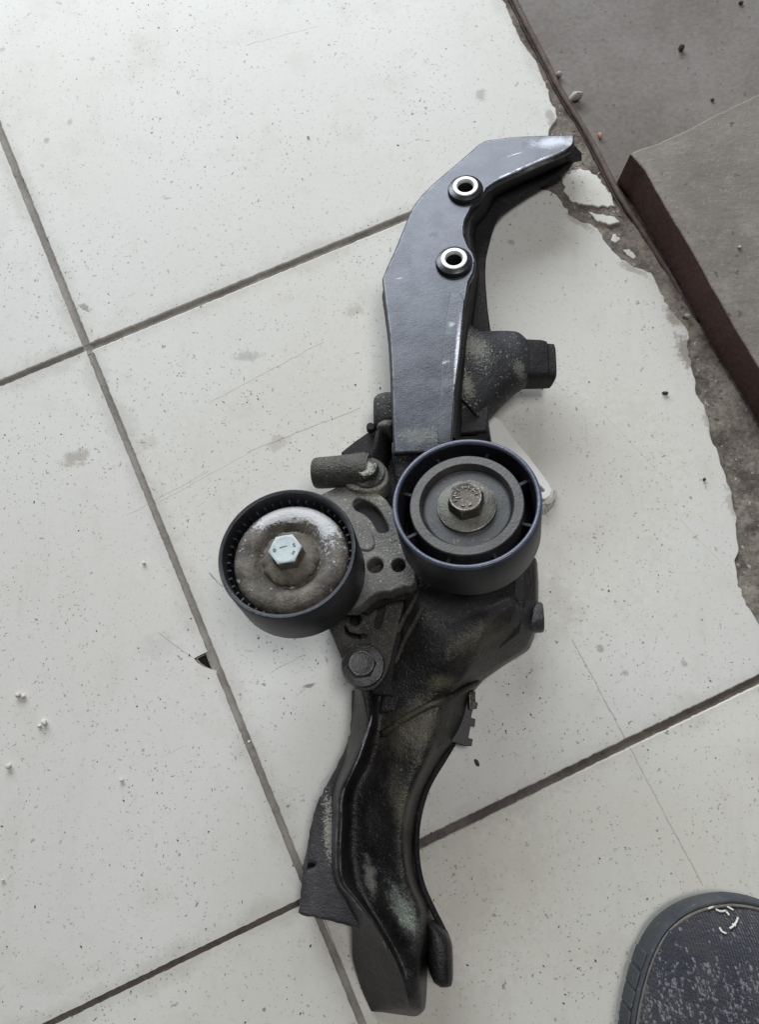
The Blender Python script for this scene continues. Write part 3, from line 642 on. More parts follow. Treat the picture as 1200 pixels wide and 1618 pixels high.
# --- side boss on the right of the arm: tapered casting with a square end
def section(px, yt, yb, zt, zb, sq=2.4, n=28):
    """closed loop in the plane x=const through pixel rows yt..yb"""
    a, b = P(px, yt, (zt + zb) / 2), P(px, yb, (zt + zb) / 2); c = (a + b) / 2; ry = (a - b).length / 2; rz = (zt - zb) / 2000
    out = []
    for k in range(n):
        t = k * math.tau / n; ct, s_ = math.cos(t), math.sin(t)
        out.append(Vector((c.x, c.y + ry * math.copysign(abs(ct) ** (2 / sq), ct), c.z + rz * math.copysign(abs(s_) ** (2 / sq), s_))))
    return out
secs = [(712, 480, 705, 44, 4, 2.6), (728, 492, 702, 44, 5, 2.5), (742, 515, 694, 43, 6, 2.4), (756, 526, 682, 42, 8, 2.4), (772, 527.5, 663, 41, 8, 2.4), (790, 527, 643, 40, 9, 2.4), (805, 527.5, 628, 39, 10, 2.4), (816, 529, 619, 38, 11, 2.5), (824, 534, 614, 37, 12, 2.6), (830, 541, 610, 36, 13, 3)]
rr = list(zip(*[section(*s) for s in secs])); rr = list(zip(*[crom(list(c), 4) for c in rr]))
loft('side_boss', [list(r) for r in rr], M_dusty, BR, 50)
secs = [(826, 544, 609, 35, 12, 5), (834, 545.5, 607, 35, 12, 6), (852, 546, 607, 34.5, 12, 6), (860, 548, 607, 34, 12, 6), (862, 551, 607, 33, 12, 6), (872, 552, 606.5, 33, 12, 6), (874, 555, 605, 32, 13, 5)]
loft('boss_end', [section(*s) for s in secs], M_dkarm, BR, 30)
tube('boss_rib', crom([P(716, 618, 38), P(727, 626, 43.2), P(740, 638, 42.6), P(752, 652, 40), P(764, 668, 33), P(770, 676, 24)], 5), 0.0011, M_dusty, BR, 8)
patch('boss_web', [[(712, 600, 20), (728, 604, 20), (746, 616, 20), (766, 640, 16)], [(712, 650, 34), (730, 655, 30), (750, 664, 26), (768, 676, 16)], [(712, 700, 38), (730, 705, 32), (750, 708, 24), (776, 705, 10)], [(712, 760, 36), (730, 760, 30), (750, 760, 20), (782, 755, 4)]], 2, M_dkarm, BR, 4, 0.3)

# --- arm root beside the tensioner
patch('arm_root', [[(622, 700, 52), (650, 700, 56), (690, 700, 56), (716, 700, 52)], [(622, 722, 46), (650, 722, 50), (690, 722, 50), (718, 722, 46)], [(628, 760, 42), (650, 770, 45), (690, 780, 45), (720, 780, 40)], [(640, 830, 36), (660, 830, 40), (700, 830, 40), (730, 830, 36)]], 4, M_dusty, BR, 5, 0.5)
loft('root_boss', [section(590.5, 640, 678, 34, 8, 2.6), section(592, 634, 684, 36, 6, 2.6), section(598, 629, 690, 38, 6, 2.8), section(610, 627, 692, 40, 6, 3), section(624, 627, 694, 40, 6, 3)], M_dusty, BR, 40)
patch('root_lip', [[(599, 668, 40), (608, 664, 43), (620, 664, 42)], [(596, 674, 40), (608, 672, 45), (620, 674, 43)], [(595, 682, 34), (610, 684, 40), (620, 694, 38)]], 20, M_tens, BR, 4, 0.4)
patch('root_blade', [[(594, 682, 42), (600, 680, 44), (612, 688, 36), (619, 700, 30)], [(591, 700, 44), (598, 700, 45), (612, 706, 34), (620, 720, 26)], [(588, 722, 44), (600, 724, 40), (616, 734, 30), (626, 744, 20)], [(600, 735, 40), (612, 746, 34), (622, 756, 26), (632, 766, 18)]], 6, M_dkarm, BR, 4, 0.3)
plate('gusset', Plane(570, 700, 26, (0.05, 0.25, 0.95)), [(592, 676), (583, 682), (560, 698), (540, 714), (548, 722), (570, 724), (596, 724)], 5, M_dkarm, BR, bevel=0.0006)
lathe('locating_pin', [(0, 5), (2.0, 5), (2.2, 4.4), (2.2, 0), (0, 0)], P(586, 679, 26), (0, .1, 1), M_dkarm, BR, 20)

# --- tube and bolted ear of the tensioner
TA = (P(585, 742, 47) - P(497, 748, 40)).normalized()
tb = P(497, 748, 40)
lathe('mounting_tube', [(6.2, 0.0), (7.4, 0.2), (8.0, 1.0), (8.2, 3), (8.3, 10), (8.6, 20), (9.2, 27), (8.0, 30), (0, 30)], tb, TA, M_tens_d, BR, 40, close=False)
lathe('tube_end', [(6.3, 0.05), (6.1, 1.8), (0, 2.0)], tb, TA, M_dkarm, BR, 40, close=False)
EP = Plane(582, 745, 47.5, N0)
ear = [(541, 735), (552, 728), (570, 722), (588, 722), (602, 728), (611, 740), (614, 756), (607, 768), (590, 775), (566, 775), (548, 768), (540, 752)]
plate('mounting_ear', EP, ear, 12, M_tens, BR, bevel=0.0014, smooth_n=4)
bo = lathe('mounting_bolt', [(0, 0), (8.6, 0), (8.6, 1.2), (8.0, 1.8), (0, 1.8)], EP.hit(583, 749) , N0, M_tens_d, BR, 40)
hexbolt('hex_head', EP.hit(583, 749) + N0 * 0.0017, N0, 5.9, 5.0, M_dusty, bo, 0.2)

# --- tensioner body plate between the pulleys, with its curved slot and holes
TP = Plane(600, 850, 56, N0)
tens = [(505, 782), (530, 770), (558, 765), (572, 766), (583, 772), (598, 779), (610, 788), (622, 806), (634, 830), (645, 858), (652, 880), (657, 902), (658, 920), (648, 927), (638, 926), (629, 929), (617, 935), (604, 935), (594, 938), (583, 945), (572, 955), (560, 962), (520, 960), (480, 900), (480, 830)]
slot = [(559, 791), (566, 787), (578, 790), (592, 798), (604, 812), (613, 830), (614, 838), (608, 841), (598, 840), (592, 830), (584, 819), (574, 811), (563, 806), (558, 799)]
body = plate('tensioner_body', TP, tens, 9, M_tens, BR, holes=[slot, (593, 893, 4.0), (630, 893, 3.4)], bevel=0.0010)
plate('slot_floor', TP.down(5.5), [(548, 780), (585, 780), (622, 815), (622, 850), (595, 850), (555, 815)], 3.2, M_dkarm, body, bevel=0.0004)  # dark plate: shade inside the slot put into its colour
plate('raised_pad', TP.down(-0.9), [(545, 812), (560, 814), (574, 820), (583, 832), (590, 846), (592, 862), (580, 870), (560, 862), (548, 840)], 2.2, M_tens, body, bevel=0.0008, smooth_n=3)
plate('lower_skirt', TP.down(8.5), [(576, 955), (590, 945), (606, 938), (630, 932), (655, 928), (660, 912), (640, 880), (580, 880), (540, 940)], 14, M_tens_d, BR, bevel=0.0012)
lathe('tensioner_hub', [(0, 0), (13, 0), (14, 1), (14, 22), (0, 22)], P(500, 900, 40), N0, M_tens_d, BR, 48)

# --- lower mounting plate with its flanged bolt
MP = Plane(575, 1030, 40, (-0.06, 0.12, 0.99))
mp_o = [(500, 962), (518, 990), (527, 1008), (537, 1033), (545, 1052), (552, 1070), (560, 1084), (574, 1092), (590, 1090), (604, 1078), (614, 1058), (620, 1035), (626, 1008), (632, 980), (640, 952), (646, 930), (600, 920), (520, 930)]
mpl = plate('mounting_plate', MP, mp_o, 7, M_tens_d, BR, holes=[(562, 979, 2.9), [(598, 953), (606, 952), (608, 962), (604, 980), (600, 992), (594, 992), (592, 985), (596, 970)], [(545, 988), (552, 998), (566, 1002), (578, 1002), (578, 1007), (562, 1008), (547, 1001)]], bevel=0.0009)
plate('back_plate', MP.down(7.5), [(p[0] + 2, p[1] + 3) for p in mp_o], 26, M_dkarm, BR, bevel=0.0012)
lb = lathe('flanged_bolt', [(0, 0), (10.6, 0), (10.8, 1.0), (10.2, 2.2), (7, 3.2), (0, 3.2)], MP.hit(574, 1052), MP.n, M_boltd, BR, 48)
hexbolt('hex_head', MP.hit(574, 1052) + MP.n * 0.0030, MP.n, 7.0, 6.5, M_boltd, lb, 0.1)

# --- dark core under the pulleys
plate('core_casting', Plane(680, 900, 36, (0, 0.02, 1)), [(566, 960), (570, 1040), (580, 1096), (640, 1105), (700, 1090), (770, 1040), (822, 1000), (832, 950), (834, 890), (810, 790), (775, 700), (716, 660), (640, 660), (612, 740), (575, 780), (556, 830)], 34, M_dkarm, BR, bevel=0.0015)
for pts in ([(664, 925, 50), (655, 950, 46), (640, 975, 41), (628, 1000, 37)], [(668, 960, 49), (655, 985, 44), (638, 1015, 39), (625, 1050, 36)]):
    tube('rib', crom([P(*q) for q in pts], 5), 0.0014, M_tens_d, BR, 8)
# --- housing on the right
patch('housing', [[(640, 890, 46), (664, 885, 48), (705, 880, 48), (760, 870, 46), (815, 866, 38), (848, 880, 26), (850, 886, 16)],
                  [(640, 930, 46), (664, 925, 50), (705, 930, 49), (760, 930, 46), (808, 925, 38), (849, 916, 26), (852, 918, 14)],
                  [(640, 962, 42), (664, 965, 48), (706, 985, 46), (762, 962, 44), (808, 944, 38), (849, 948, 26), (852, 950, 14)],
                  [(636, 985, 40), (662, 990, 45), (709, 999, 50), (764, 975, 50), (814, 956, 44), (848, 975, 26), (851, 978, 12)],
                  [(632, 1012, 38), (660, 1018, 43), (708, 1022, 53), (762, 1005, 51), (808, 990, 42), (841, 1004, 24), (845, 1007, 10)],
                  [(625, 1040, 37), (655, 1045, 42), (706, 1048, 52), (752, 1036, 48), (792, 1022, 36), (832, 1024, 20), (838, 1026, 8)],
                  [(614, 1070, 36), (648, 1068, 42), (704, 1068, 47), (738, 1062, 43), (768, 1050, 32), (794, 1048, 18), (799, 1050, 8)],
                  [(602, 1100, 35), (640, 1096, 38), (690, 1092, 44), (718, 1088, 42), (738, 1080, 30), (757, 1076, 16), (761, 1078, 8)],
                  [(596, 1130, 34), (628, 1126, 37), (670, 1120, 42), (702, 1108, 40), (722, 1100, 30), (742, 1094, 16), (749, 1094, 6)]], 2, M_oily, BR, 4, 0.35, ang=40, lin=True)
lathe('side_lug', [(0, 9), (7.2, 9), (8.0, 8), (8.2, 0), (8.2, -6), (0, -6)], P(848, 976, 20) + Vector((-0.0055, 0, 0)), (1, 0.02, 0.12), M_boltd, BR, 36)

# --- lower arm
la = [
 [(560, 1082, 24), (570, 1088, 38), (584, 1090, 39), (604, 1098, 33), (650, 1102, 40), (700, 1098, 41), (732, 1090, 26), (750, 1082, 6)],
 [(557, 1140, 24), (577, 1144, 40), (585, 1147, 41), (599, 1150, 33), (640, 1154, 40), (690, 1150, 41), (716, 1148, 26), (734, 1146, 6)],
 [(545, 1195, 24), (559, 1198, 41), (567, 1201, 42), (584, 1205, 34), (626, 1205, 39), (670, 1200, 40), (688, 1200, 25), (702, 1198, 6)],
 [(526, 1250, 24), (535, 1250, 42), (544, 1251, 43), (561, 1252, 34), (605, 1252, 37), (648, 1250, 39), (663, 1249, 24), (675, 1247, 6)],
 [(525, 1297, 24), (532, 1297, 42), (541, 1297, 43), (556, 1297, 33), (600, 1298, 35), (637, 1298, 38), (650, 1298, 23), (661, 1298, 6)],
 [(524, 1347, 24), (530, 1347, 42), (539, 1347, 43), (556, 1348, 32), (600, 1350, 34), (636, 1350, 37), (648, 1350, 22), (658, 1350, 6)],
 [(528, 1391, 24), (534, 1391, 41), (543, 1392, 42), (563, 1394, 33), (606, 1396, 36), (645, 1396, 37), (656, 1396, 22), (666, 1396, 6)],
 [(547, 1426, 22), (556, 1421, 39), (565, 1423, 41), (582, 1430, 35), (624, 1436, 38), (662, 1438, 36), (673, 1438, 22), (683, 1438, 6)],
 [(557, 1470, 14), (588, 1461, 38), (594, 1462, 40), (606, 1467, 36), (638, 1472, 39), (664, 1478, 35), (676, 1480, 24), (686, 1480, 10)],
 [(558, 1515, 8), (610, 1500, 36), (616, 1501, 38), (626, 1503, 36), (646, 1508, 37), (662, 1514, 34), (671, 1518, 22), (677, 1518, 8)],
 [(571, 1562, 4), (630, 1545, 34), (636, 1546, 35), (643, 1548, 34), (654, 1552, 33), (664, 1556, 29), (670, 1560, 18), (675, 1560, 6)],
 [(585, 1594, 3), (642, 1590, 24), (646, 1591, 25), (652, 1592, 25), (660, 1592, 24), (667, 1592, 20), (670, 1590, 14), (673, 1588, 6)],
 [(588, 1598, 2), (640, 1604, 4), (645, 1605, 4), (651, 1606, 4), (657, 1606, 4), (664, 1603, 4), (667, 1600, 4), (670, 1597, 3)]]
DZ = (0, 1.0, 1.0, -5.0, -1.0, 2.0, -1.0, 0)
la = [[(x, y, max(1.5, z + (DZ[k] if 1 < r < 10 else 0))) for k, (x, y, z) in enumerate(row)] for r, row in enumerate(la)]
patch('lower_arm', la, 1, M_oily, BR, 8, 0.45)
tube('cast_rib', crom([P(604, 1160, 34), P(640, 1136, 40), P(672, 1118, 43.0), P(700, 1107, 42.5), P(730, 1092, 33), P(754, 1078, 17)], 6), 0.0018, M_oily, BR, 8)
FP = Plane(500, 1350, 22, (-0.10, 0, 1))
fl = [(556, 1090), (555, 1120), (553, 1158), (546, 1180), (539, 1197), (526, 1222), (508, 1254), (500, 1270), (494, 1288), (488, 1315), (483, 1347), (479, 1370), (476, 1392), (473, 1420), (470.5, 1444), (476, 1447), (500, 1452), (525, 1458), (548, 1464), (570, 1470), (600, 1440), (580, 1400), (560, 1330), (565, 1250), (590, 1180), (600, 1100)]
fpts = [FP.uv(*p) for p in fl]; fpts = jit([Vector((*p, 0)) for p in fpts] + [Vector((*fpts[0], 0))], 0.0008, 0.0022)[:-1]
me = flat_mesh('flange', [fpts, [(FP.uv(491, 1369)[0] + 0.0022 * math.cos(a), FP.uv(491, 1369)[1] + 0.0012 * math.sin(a + .4)) for a in [k * math.tau / 16 for k in range(16)]]], 0.018, 0.0020); me.transform(FP.mat())
link('flange', me, M_flange, BR)
loft('foot_lug', [section(676, 1448, 1528, 24, 2, 4), section(684, 1452, 1546, 27, 2, 4), section(694, 1460, 1553, 28, 2, 4), section(704, 1468, 1553, 27, 2, 4), section(711, 1478, 1552, 24, 2, 4), section(714.5, 1488, 1546, 18, 4, 3)], M_oily, BR, 60)
tube('right_bead', crom([P(726, 1160, 3), P(704, 1196, 11), P(676, 1244, 12), P(661, 1298, 12), P(659, 1350, 12), P(667, 1396, 12), P(684, 1436, 12), P(700, 1468, 14), P(709, 1490, 16)], 6), 0.0015, M_dkarm, BR, 10)
M_ridge_hl = cast('ridge_highlight_metal', (0.07, 0.07, 0.08), (0.26, 0.26, 0.28), (0.12, 0.11, 0.09), 0.3, rough=0.36, metal=0.6, coarse=160)  # bright line along the ridge: its highlight put into the metal colour
tube('ridge_highlight', crom([P(588, 1130, 40), P(583, 1150, 41.8), P(565, 1199, 43.0), P(541, 1250, 44.0), P(537, 1297, 44.0), P(535, 1347, 44.0), P(539, 1391, 43.0), P(560, 1421, 41.7), P(592, 1461, 40.3), P(612, 1500, 38)], 6), lambda u: 0.0004 + 0.0010 * math.sin(math.pi * min(1, u * 1.02)), M_ridge_hl, BR, 10)
# --- toothed clip on the right side of the lower arm
cl = plate('clip', Plane(730, 1150, 14, (0.1, 0.05, 1)), [(700, 1098), (752, 1092), (752, 1108), (756, 1112), (754, 1120), (748, 1120), (745, 1134), (752, 1136), (751, 1148), (744, 1148), (741, 1166), (748, 1168), (746, 1179), (735, 1179), (722, 1174), (700, 1170)], 7, M_clip, BR, bevel=0.0004)
plate('clip_tab', Plane(748, 1110, 16, (0.3, 0.05, 1)), [(742, 1098), (751, 1094), (753, 1110), (748, 1122), (743, 1120)], 2.5, M_steel, cl, bevel=0.0003)

# --- pulleys
def ribs(name, M, n, r0, r1, h0, h1, th, mat, parent, spin=0.0):
    for k in range(n):
        boxes(name, M, [((r0 + r1) / 2, 0, (h0 + h1) / 2, r1 - r0, th, h1 - h0, spin + k * math.tau / n)], mat, parent, 0.25)
# right pulley: deep rim, ribs, bearing ring, washer, bolt
zc = 104; c = P(737, 791.5, zc); rm = pxlen(737, 791, zc, 118.5) * 1000 * 1.0
pu = lathe('right_pulley', [(rm * .985, -0.2), (rm, -1.2), (rm, -27), (rm * .985, -28.5), (rm * .62, -28.5), (rm * .62, -25), (rm * .90, -25), (rm * .925, -2.5), (rm * .93, -1.0)], c, N0, M_rubber, BR, 128, 40)
pu['label'] = 'pulley with blue-black rim, radial ribs and wide bearing ring'
lathe('rim_face', [(rm * .997, -1.0), (rm * .99, -0.25), (rm * .975, 0.05), (rm * .95, 0.05), (rm * .932, -0.35), (rm * .928, -1.4)], c, N0, M_rim, pu, 128, 50)
lathe('bearing_ring', [(rm * .77, -3.6), (rm * .765, -2.9), (rm * .755, -2.6), (rm * .640, -2.6), (rm * .632, -2.9), (rm * .605, -6.5), (rm * .60, -26), (rm * .77, -26)], c, N0, M_ring, pu, 112, 12)
lathe('bearing_seal', [(rm * .60, -6.6), (rm * .585, -6.2), (rm * .57, -6.6), (rm * .44, -6.4), (rm * .36, -6.2), (0, -6.2), (0, -9), (rm * .60, -9)], c, N0, M_seal, pu, 96, 40)
ribs('rib', frame(c, N0), 8, rm * .76, rm * .935, -24, -7.5, 1.5, M_rubber, pu, 0.42)
wa = lathe('washer', [(0, -3.6), (rm * .36, -3.6), (rm * .395, -4.1), (rm * .40, -5), (rm * .40, -6.3), (0, -6.3)], c, N0, M_steel, pu, 64, 30)
rb = rm * .235
bh = hexbolt('bolt', c - N0 * 0.0037, N0, rb * 1.06, 7.6, M_boltbrown, pu, 0.25)
Mb = frame(c, N0) @ Matrix.Translation((0, 0, 0.0039))
boxes('stamp_mark', Mb, [(rb * .62, 0, 0, 1.6, .5, .5, a) for a in (0.2, .75, 1.2, 1.8, 2.3, 3.0, 3.5)] + [(rb * .6, 0, 0, .5, 1.6, .5, a) for a in (.5, 1.5, 2.7, 4.4, 5.1)] + [(-rb * .45, 0, 0, 2.2, .5, .5, .1)], simple('worn_stamp', (0.16, 0.15, 0.14), (0.36, 0.35, 0.33), 400, 0.5, metal=.5), bh, 0.15)

# left pulley: thin rim with inner fins and a worn domed dust cap
zc = 94; c2 = P(452.5, 871, zc); r2 = pxlen(452, 871, zc, 112) * 1000
NL = Vector((-0.13, 0.25, 0.95)).normalized()
pl_ = lathe('left_pulley', [(r2 * .985, 0), (r2, -1.0), (r2, -27), (r2 * .985, -28.2), (r2 * .5, -28.2), (r2 * .5, -24), (r2 * .90, -24), (r2 * .925, -2.0), (r2 * .935, -.3), (r2 * .95, 0)], c2, NL, M_rubber, BR, 128, 40)
pl_['label'] = 'pulley with thin black rim and worn domed dust cap'
def cap_material():
    t = NT('worn_dust_cap'); n = t.noise(90, 5, 0.65); f = t.noise(700, 4, 0.7); big = t.noise(150, 6, 0.75)
    col = t.mix(t.ramp(n, 0.35, 0.68), (0.060, 0.051, 0.043), (0.185, 0.165, 0.142))
    col = t.mix(t.math('MULTIPLY', t.specks(600, 0.4, 0.15, 0.4, t.warp(600, 0.002)), 0.35), col, (0.26, 0.24, 0.20))
    # bare zinc where the dirt has been rubbed off, its white sheen painted in
    q = t.sep(t.vmath('SUBTRACT', t.pos, tuple(c2)))
    rad = t.math('SQRT', t.math('ADD', t.math('MULTIPLY', q[0], q[0]), t.math('MULTIPLY', q[1], q[1])))
    dr = t.math('DIVIDE', t.math('ABSOLUTE', t.math('SUBTRACT', rad, r2 * .00067)), r2 * .00020)
    da = t.math('DIVIDE', t.math('ABSOLUTE', t.math('SUBTRACT', t.math('ARCTAN2', q[1], q[0]), 1.35)), 1.45)
    d = t.math('MAXIMUM', dr, da)
    m = t.ramp(t.math('ADD', d, t.math('ADD', t.math('MULTIPLY_ADD', big, 2.6, -1.3), t.math('MULTIPLY_ADD', f, 1.2, -0.6))), 0.62, 0.95, 0.92, 0.0)
    chips = t.math('MULTIPLY', t.ramp(t.math('MULTIPLY_ADD', f, 0.3, t.math('MULTIPLY', t.noise(190, 3, 0.6), 0.7)), 0.615, 0.65), 0.9)
    m2 = t.math('MAXIMUM', m, chips)
    col = t.mix(m2, col, (0.60, 0.60, 0.615))
    return t.out(col, t.math('MULTIPLY_ADD', m2, -0.12, 0.66), t.math('MULTIPLY', m2, 0.1), t.bump(t.math('MULTIPLY_ADD', m2, -0.4, t.math('ADD', f, n)), 0.9, 0.0011))
M_cap = cap_material()
lathe('dust_cap', [(r2 * .845, -12.5), (r2 * .84, -8.9), (r2 * .825, -7.2), (r2 * .79, -5.6), (r2 * .74, -4.5), (r2 * .68, -4.1), (r2 * .62, -4.3), (r2 * .56, -5.3), (r2 * .51, -7.0), (r2 * .475, -8.8), (r2 * .45, -9.8), (r2 * .43, -10.2), (0, -10.2), (0, -13), (r2 * .845, -13)], c2, NL, M_cap, pl_, 112, 60)
M_hubdirt_shade = simple('caked_dirt_and_shade', (0.075, 0.063, 0.052), (0.16, 0.142, 0.12), 150, 0.95, fine=700, bump=1.0, bd=0.001)
hw_ = lathe('hub_washer', [(0, -4.4), (r2 * .26, -4.6), (r2 * .34, -5.2), (r2 * .395, -6.4), (r2 * .41, -8.2), (r2 * .41, -10.4), (0, -10.4)], c2, NL, M_hubdirt_shade, pl_, 96, 60)
for v in hw_.data.vertices:   # ragged caked edge
    q_ = v.co + pl_.parent.location; dv = q_ - c2; ax_ = NL * dv.dot(NL); rad_ = dv - ax_
    if rad_.length > 0.3 * r2 / 1000: v.co += rad_ * (0.10 * mnoise.noise(q_ * 420) + 0.05 * mnoise.noise(q_ * 1100)) + NL * 0.0006 * mnoise.noise(q_ * 500)
for k in range(44):
    boxes('fin', frame(c2, NL), [(r2 * .90, 0, -11, r2 * .06, .7, 10, k * math.tau / 44 + 0.05)], M_rubber, pl_)
lathe('fin_floor', [(r2 * .85, -16), (r2 * .92, -16), (r2 * .92, -17.5), (r2 * .85, -17.5)], c2, NL, M_rubber, pl_, 96, 40)
b3 = hexbolt('bolt', c2 - NL * 0.0045, NL, r2 * .245, 6.9, M_hubdirt_shade, pl_, 0.12)  # shade on the bolt's sides is put into this dirt colour
hexbolt('bolt_face', c2 + NL * 0.0010, NL, r2 * .243, 1.75, M_zinc, b3, 0.12)
Mb = frame(c2, NL) @ Matrix.Translation((0, 0, 0.00290)); q = r2 * .14
boxes('stamp_mark', Mb, [(q, 0, 0, 1.1, .35, .25, a) for a in (0.25, 0.5, -.35, -.6)] + [(q, 0, 0, .35, 1.0, .25, a) for a in (.38, -.47)] + [(-.5, 1.2, 0, 3.4, .22, .2, .25)], M_mark, b3)
lathe('stamp_ring', [(.75, .15), (.75, -.1), (.45, -.1), (.45, .15)], (frame(c2, NL) @ Matrix.Translation((-r2 * .15 / 1000, -.0004, 0.00295))).translation, NL, M_mark, b3, 20)
# stubs that carry the pulleys
lathe('pulley_stub', [(0, -26), (9, -26), (9, -52), (0, -52)], c, N0, M_dkarm, BR, 40)
lathe('pulley_stub', [(0, -26), (9, -26), (11, -44), (0, -44)], c2, NL, M_dkarm, BR, 40)

# ------------------------------------------------------------------ white plastic clip lying under the bracket
t = NT('milky_plastic'); n = t.noise(160, 4, .6)
M_plast = t.out(t.mix(n, (0.80, 0.80, 0.77), (0.88, 0.88, 0.86)), 0.38, 0.0, t.bump(n, 0.3, 0.0006), Transmission_Weight=0.08)
wp = empty('plastic_strip', P(820, 720)); tag(wp, 'folded white plastic strip sticking out from under the right pulley', 'plastic strip')
PP = Plane(830, 720, 10, (0.22, 0.10, 1))
plate('strip', PP, [(772, 664), (781, 657), (792, 664), (808, 686), (834, 718), (854, 744), (868, 763), (874, 774), (870, 784), (862, 789), (848, 785), (830, 770), (800, 735), (778, 700)], 2.2, M_plast, wp, holes=[[(842, 761), (846, 762), (856, 768), (862, 774), (861, 777), (854, 776), (846, 769)]], bevel=0.0006)
loft('fold', [[P(x, y, z), P(x + 3, y + 5, z - 1), P(x + 3, y + 5, z - 2), P(x, y, z - 1)] for x, y, z in ((846, 786, 5.5), (858, 792, 4.5), (868, 790, 5), (877, 782, 4.2), (879, 772, 3.5))], M_plast, wp, 60)
t = NT('clear_film'); n = t.noise(240, 4, .6)
M_film = t.out((0.86, 0.86, 0.82), 0.22, 0.0, t.bump(n, 0.5, 0.001), Transmission_Weight=0.75, IOR=1.2)
patch('film_end', [[(840, 782, 3.0), (858, 790, 4.2), (870, 789, 3.8), (880, 780, 2.0)], [(844, 794, 2.4), (858, 803, 3.6), (868, 802, 3.0), (877, 797, 1.4)], [(850, 806, 1.2), (858, 812, 1.8), (864, 812, 1.5), (868, 808, 0.8)]], 0.3, M_film, wp, 4, 0.6)

# ------------------------------------------------------------------ shoe
def knit_material():
    t = NT('flecked_dark_knit')
    uv = t.N.new('ShaderNodeTexCoord').outputs['Object']
    mp = t.N.new('ShaderNodeMapping'); mp.inputs['Scale'].default_value = (1, 0.62, 0.4); mp.inputs['Rotation'].default_value = (0, 0, 0.12); t.L.new(uv, mp.inputs[0])
    wob = t.vmath('ADD', mp.outputs[0], t.vmath('SCALE', t.vmath('SUBTRACT', t.noise(420, 2, .5, col=True, vec=uv), (0.5, .5, .5)), scale=0.0022))
    d, c = t.vor(950, wob, 0.35); x = t.sep(c)
    mp2 = t.N.new('ShaderNodeMapping'); mp2.inputs['Scale'].default_value = (330, 110, 110); mp2.inputs['Rotation'].default_value = (0, 0, 0.12); t.L.new(uv, mp2.inputs[0])
    bandn = t.noise(1, 3, .6, vec=mp2.outputs[0])
    pos = t.sep(uv)
    thr = t.math('MULTIPLY', t.ramp(bandn, 0.36, 0.62), t.ramp(pos[1], -0.018, -0.034, 0.08, 0.58))
    fleck = t.math('MULTIPLY', t.math('LESS_THAN', x[0], thr), t.ramp(d, 0.35, 0.75, 1.0, 0.0))
    base = t.mix(t.ramp(t.noise(70, 3, .6, vec=uv), .35, .65), (0.024, 0.025, 0.040), (0.045, 0.042, 0.050))
    col = t.mix(t.math('MULTIPLY', fleck, 0.85), base, (0.21, 0.21, 0.225))
    wv = t.N.new('ShaderNodeTexWave'); wv.wave_type = 'BANDS'; wv.bands_direction = 'X'; wv.inputs['Scale'].default_value = 240; wv.inputs['Distortion'].default_value = 1.5; t.L.new(uv, wv.inputs['Vector'])
    h = t.math('ADD', t.math('MULTIPLY', d, -0.8), t.math('MULTIPLY', wv.outputs['Fac'], 0.4))
    return t.out(col, 0.9, 0.0, t.bump(h, 1.0, 0.0014), Sheen_Weight=0.15)
M_knit = knit_material()
M_sole = simple('grey_sole_rubber', (0.040, 0.045, 0.055), (0.072, 0.078, 0.086), 60, 0.75, fine=400, bump=0.35, spk=(.22, .21, .2), spk_a=.4)
M_lint = simple('white_lint', (0.62, 0.6, 0.56), (0.75, 0.74, 0.7), 200, 0.9)
toe = P(1146, 1411, 14); toe.z = 0
SH = empty('shoe', toe); tag(SH, 'toe of a dark knitted shoe with white flecks and grey rubber sole', 'shoe')
HW = [(0, 0), (1, 9), (3, 17), (6, 24), (10, 30), (16, 36), (25, 41.5), (36, 46), (50, 50), (68, 53), (85, 54), (110, 52), (140, 47), (170, 42), (205, 40), (240, 41), (262, 38), (276, 30), (284, 18), (288, 0)]
def hw(d):
    for (a, x), (b, y) in zip(HW, HW[1:]):
        if a <= d <= b: return x + (y - x) * (d - a) / (b - a)
    return 0
def outline(n=150):
    L = []
    for d, x in crom([(0, 0)] + HW[1:-1] + [(288, 0)], 8): L.append((max(0, d), max(0, x)))
    return L
OL = outline()
def shoe_pt(d, x, z):
    cx = -0.035 * d  # slight turn
    return toe + Vector(((x + cx) / 1000, -d / 1000, z / 1000))
def around(inset, z, notch=0.0, toe_lift=0.0):
    ring = []
    pts = [(d, -x) for d, x in OL] + [(d, x) for d, x in OL[::-1][1:-1]]
    m = len(pts)
    for i, (d, x) in enumerate(pts):
        a = Vector(pts[i - 1]); b = Vector(pts[(i + 1) % m]); tn = (b - a); tn = tn.normalized() if tn.length > 0 else Vector((1, 0)); nr = Vector((-tn.y, tn.x))
        # nr points outward or inward: make it inward
        cen = Vector((max(40, min(240, d)), 0)) - Vector((d, x))
        if nr.dot(cen) < 0: nr = -nr
        g = 0.0
        q = Vector((d, x)) + nr * (inset + g)
        ring.append((q.x, q.y, z + toe_lift * max(0, 1 - d / 45) ** 2, d))
    return ring
def ring_pts(inset, z, lift=0.0): return [shoe_pt(d, x, zz) for d, x, zz, _ in around(inset, z, 0, lift)]
loft('sole', [ring_pts(5, 0, 5), ring_pts(1.5, 2, 4.5), ring_pts(0.2, 6, 4), ring_pts(0, 14, 2), ring_pts(0.6, 20, 1), ring_pts(1.2, 22.0, .5), ring_pts(2.0, 22.6), ring_pts(2.8, 22.0), ring_pts(3.2, 19), ring_pts(12, 18)], M_sole, SH, 50)
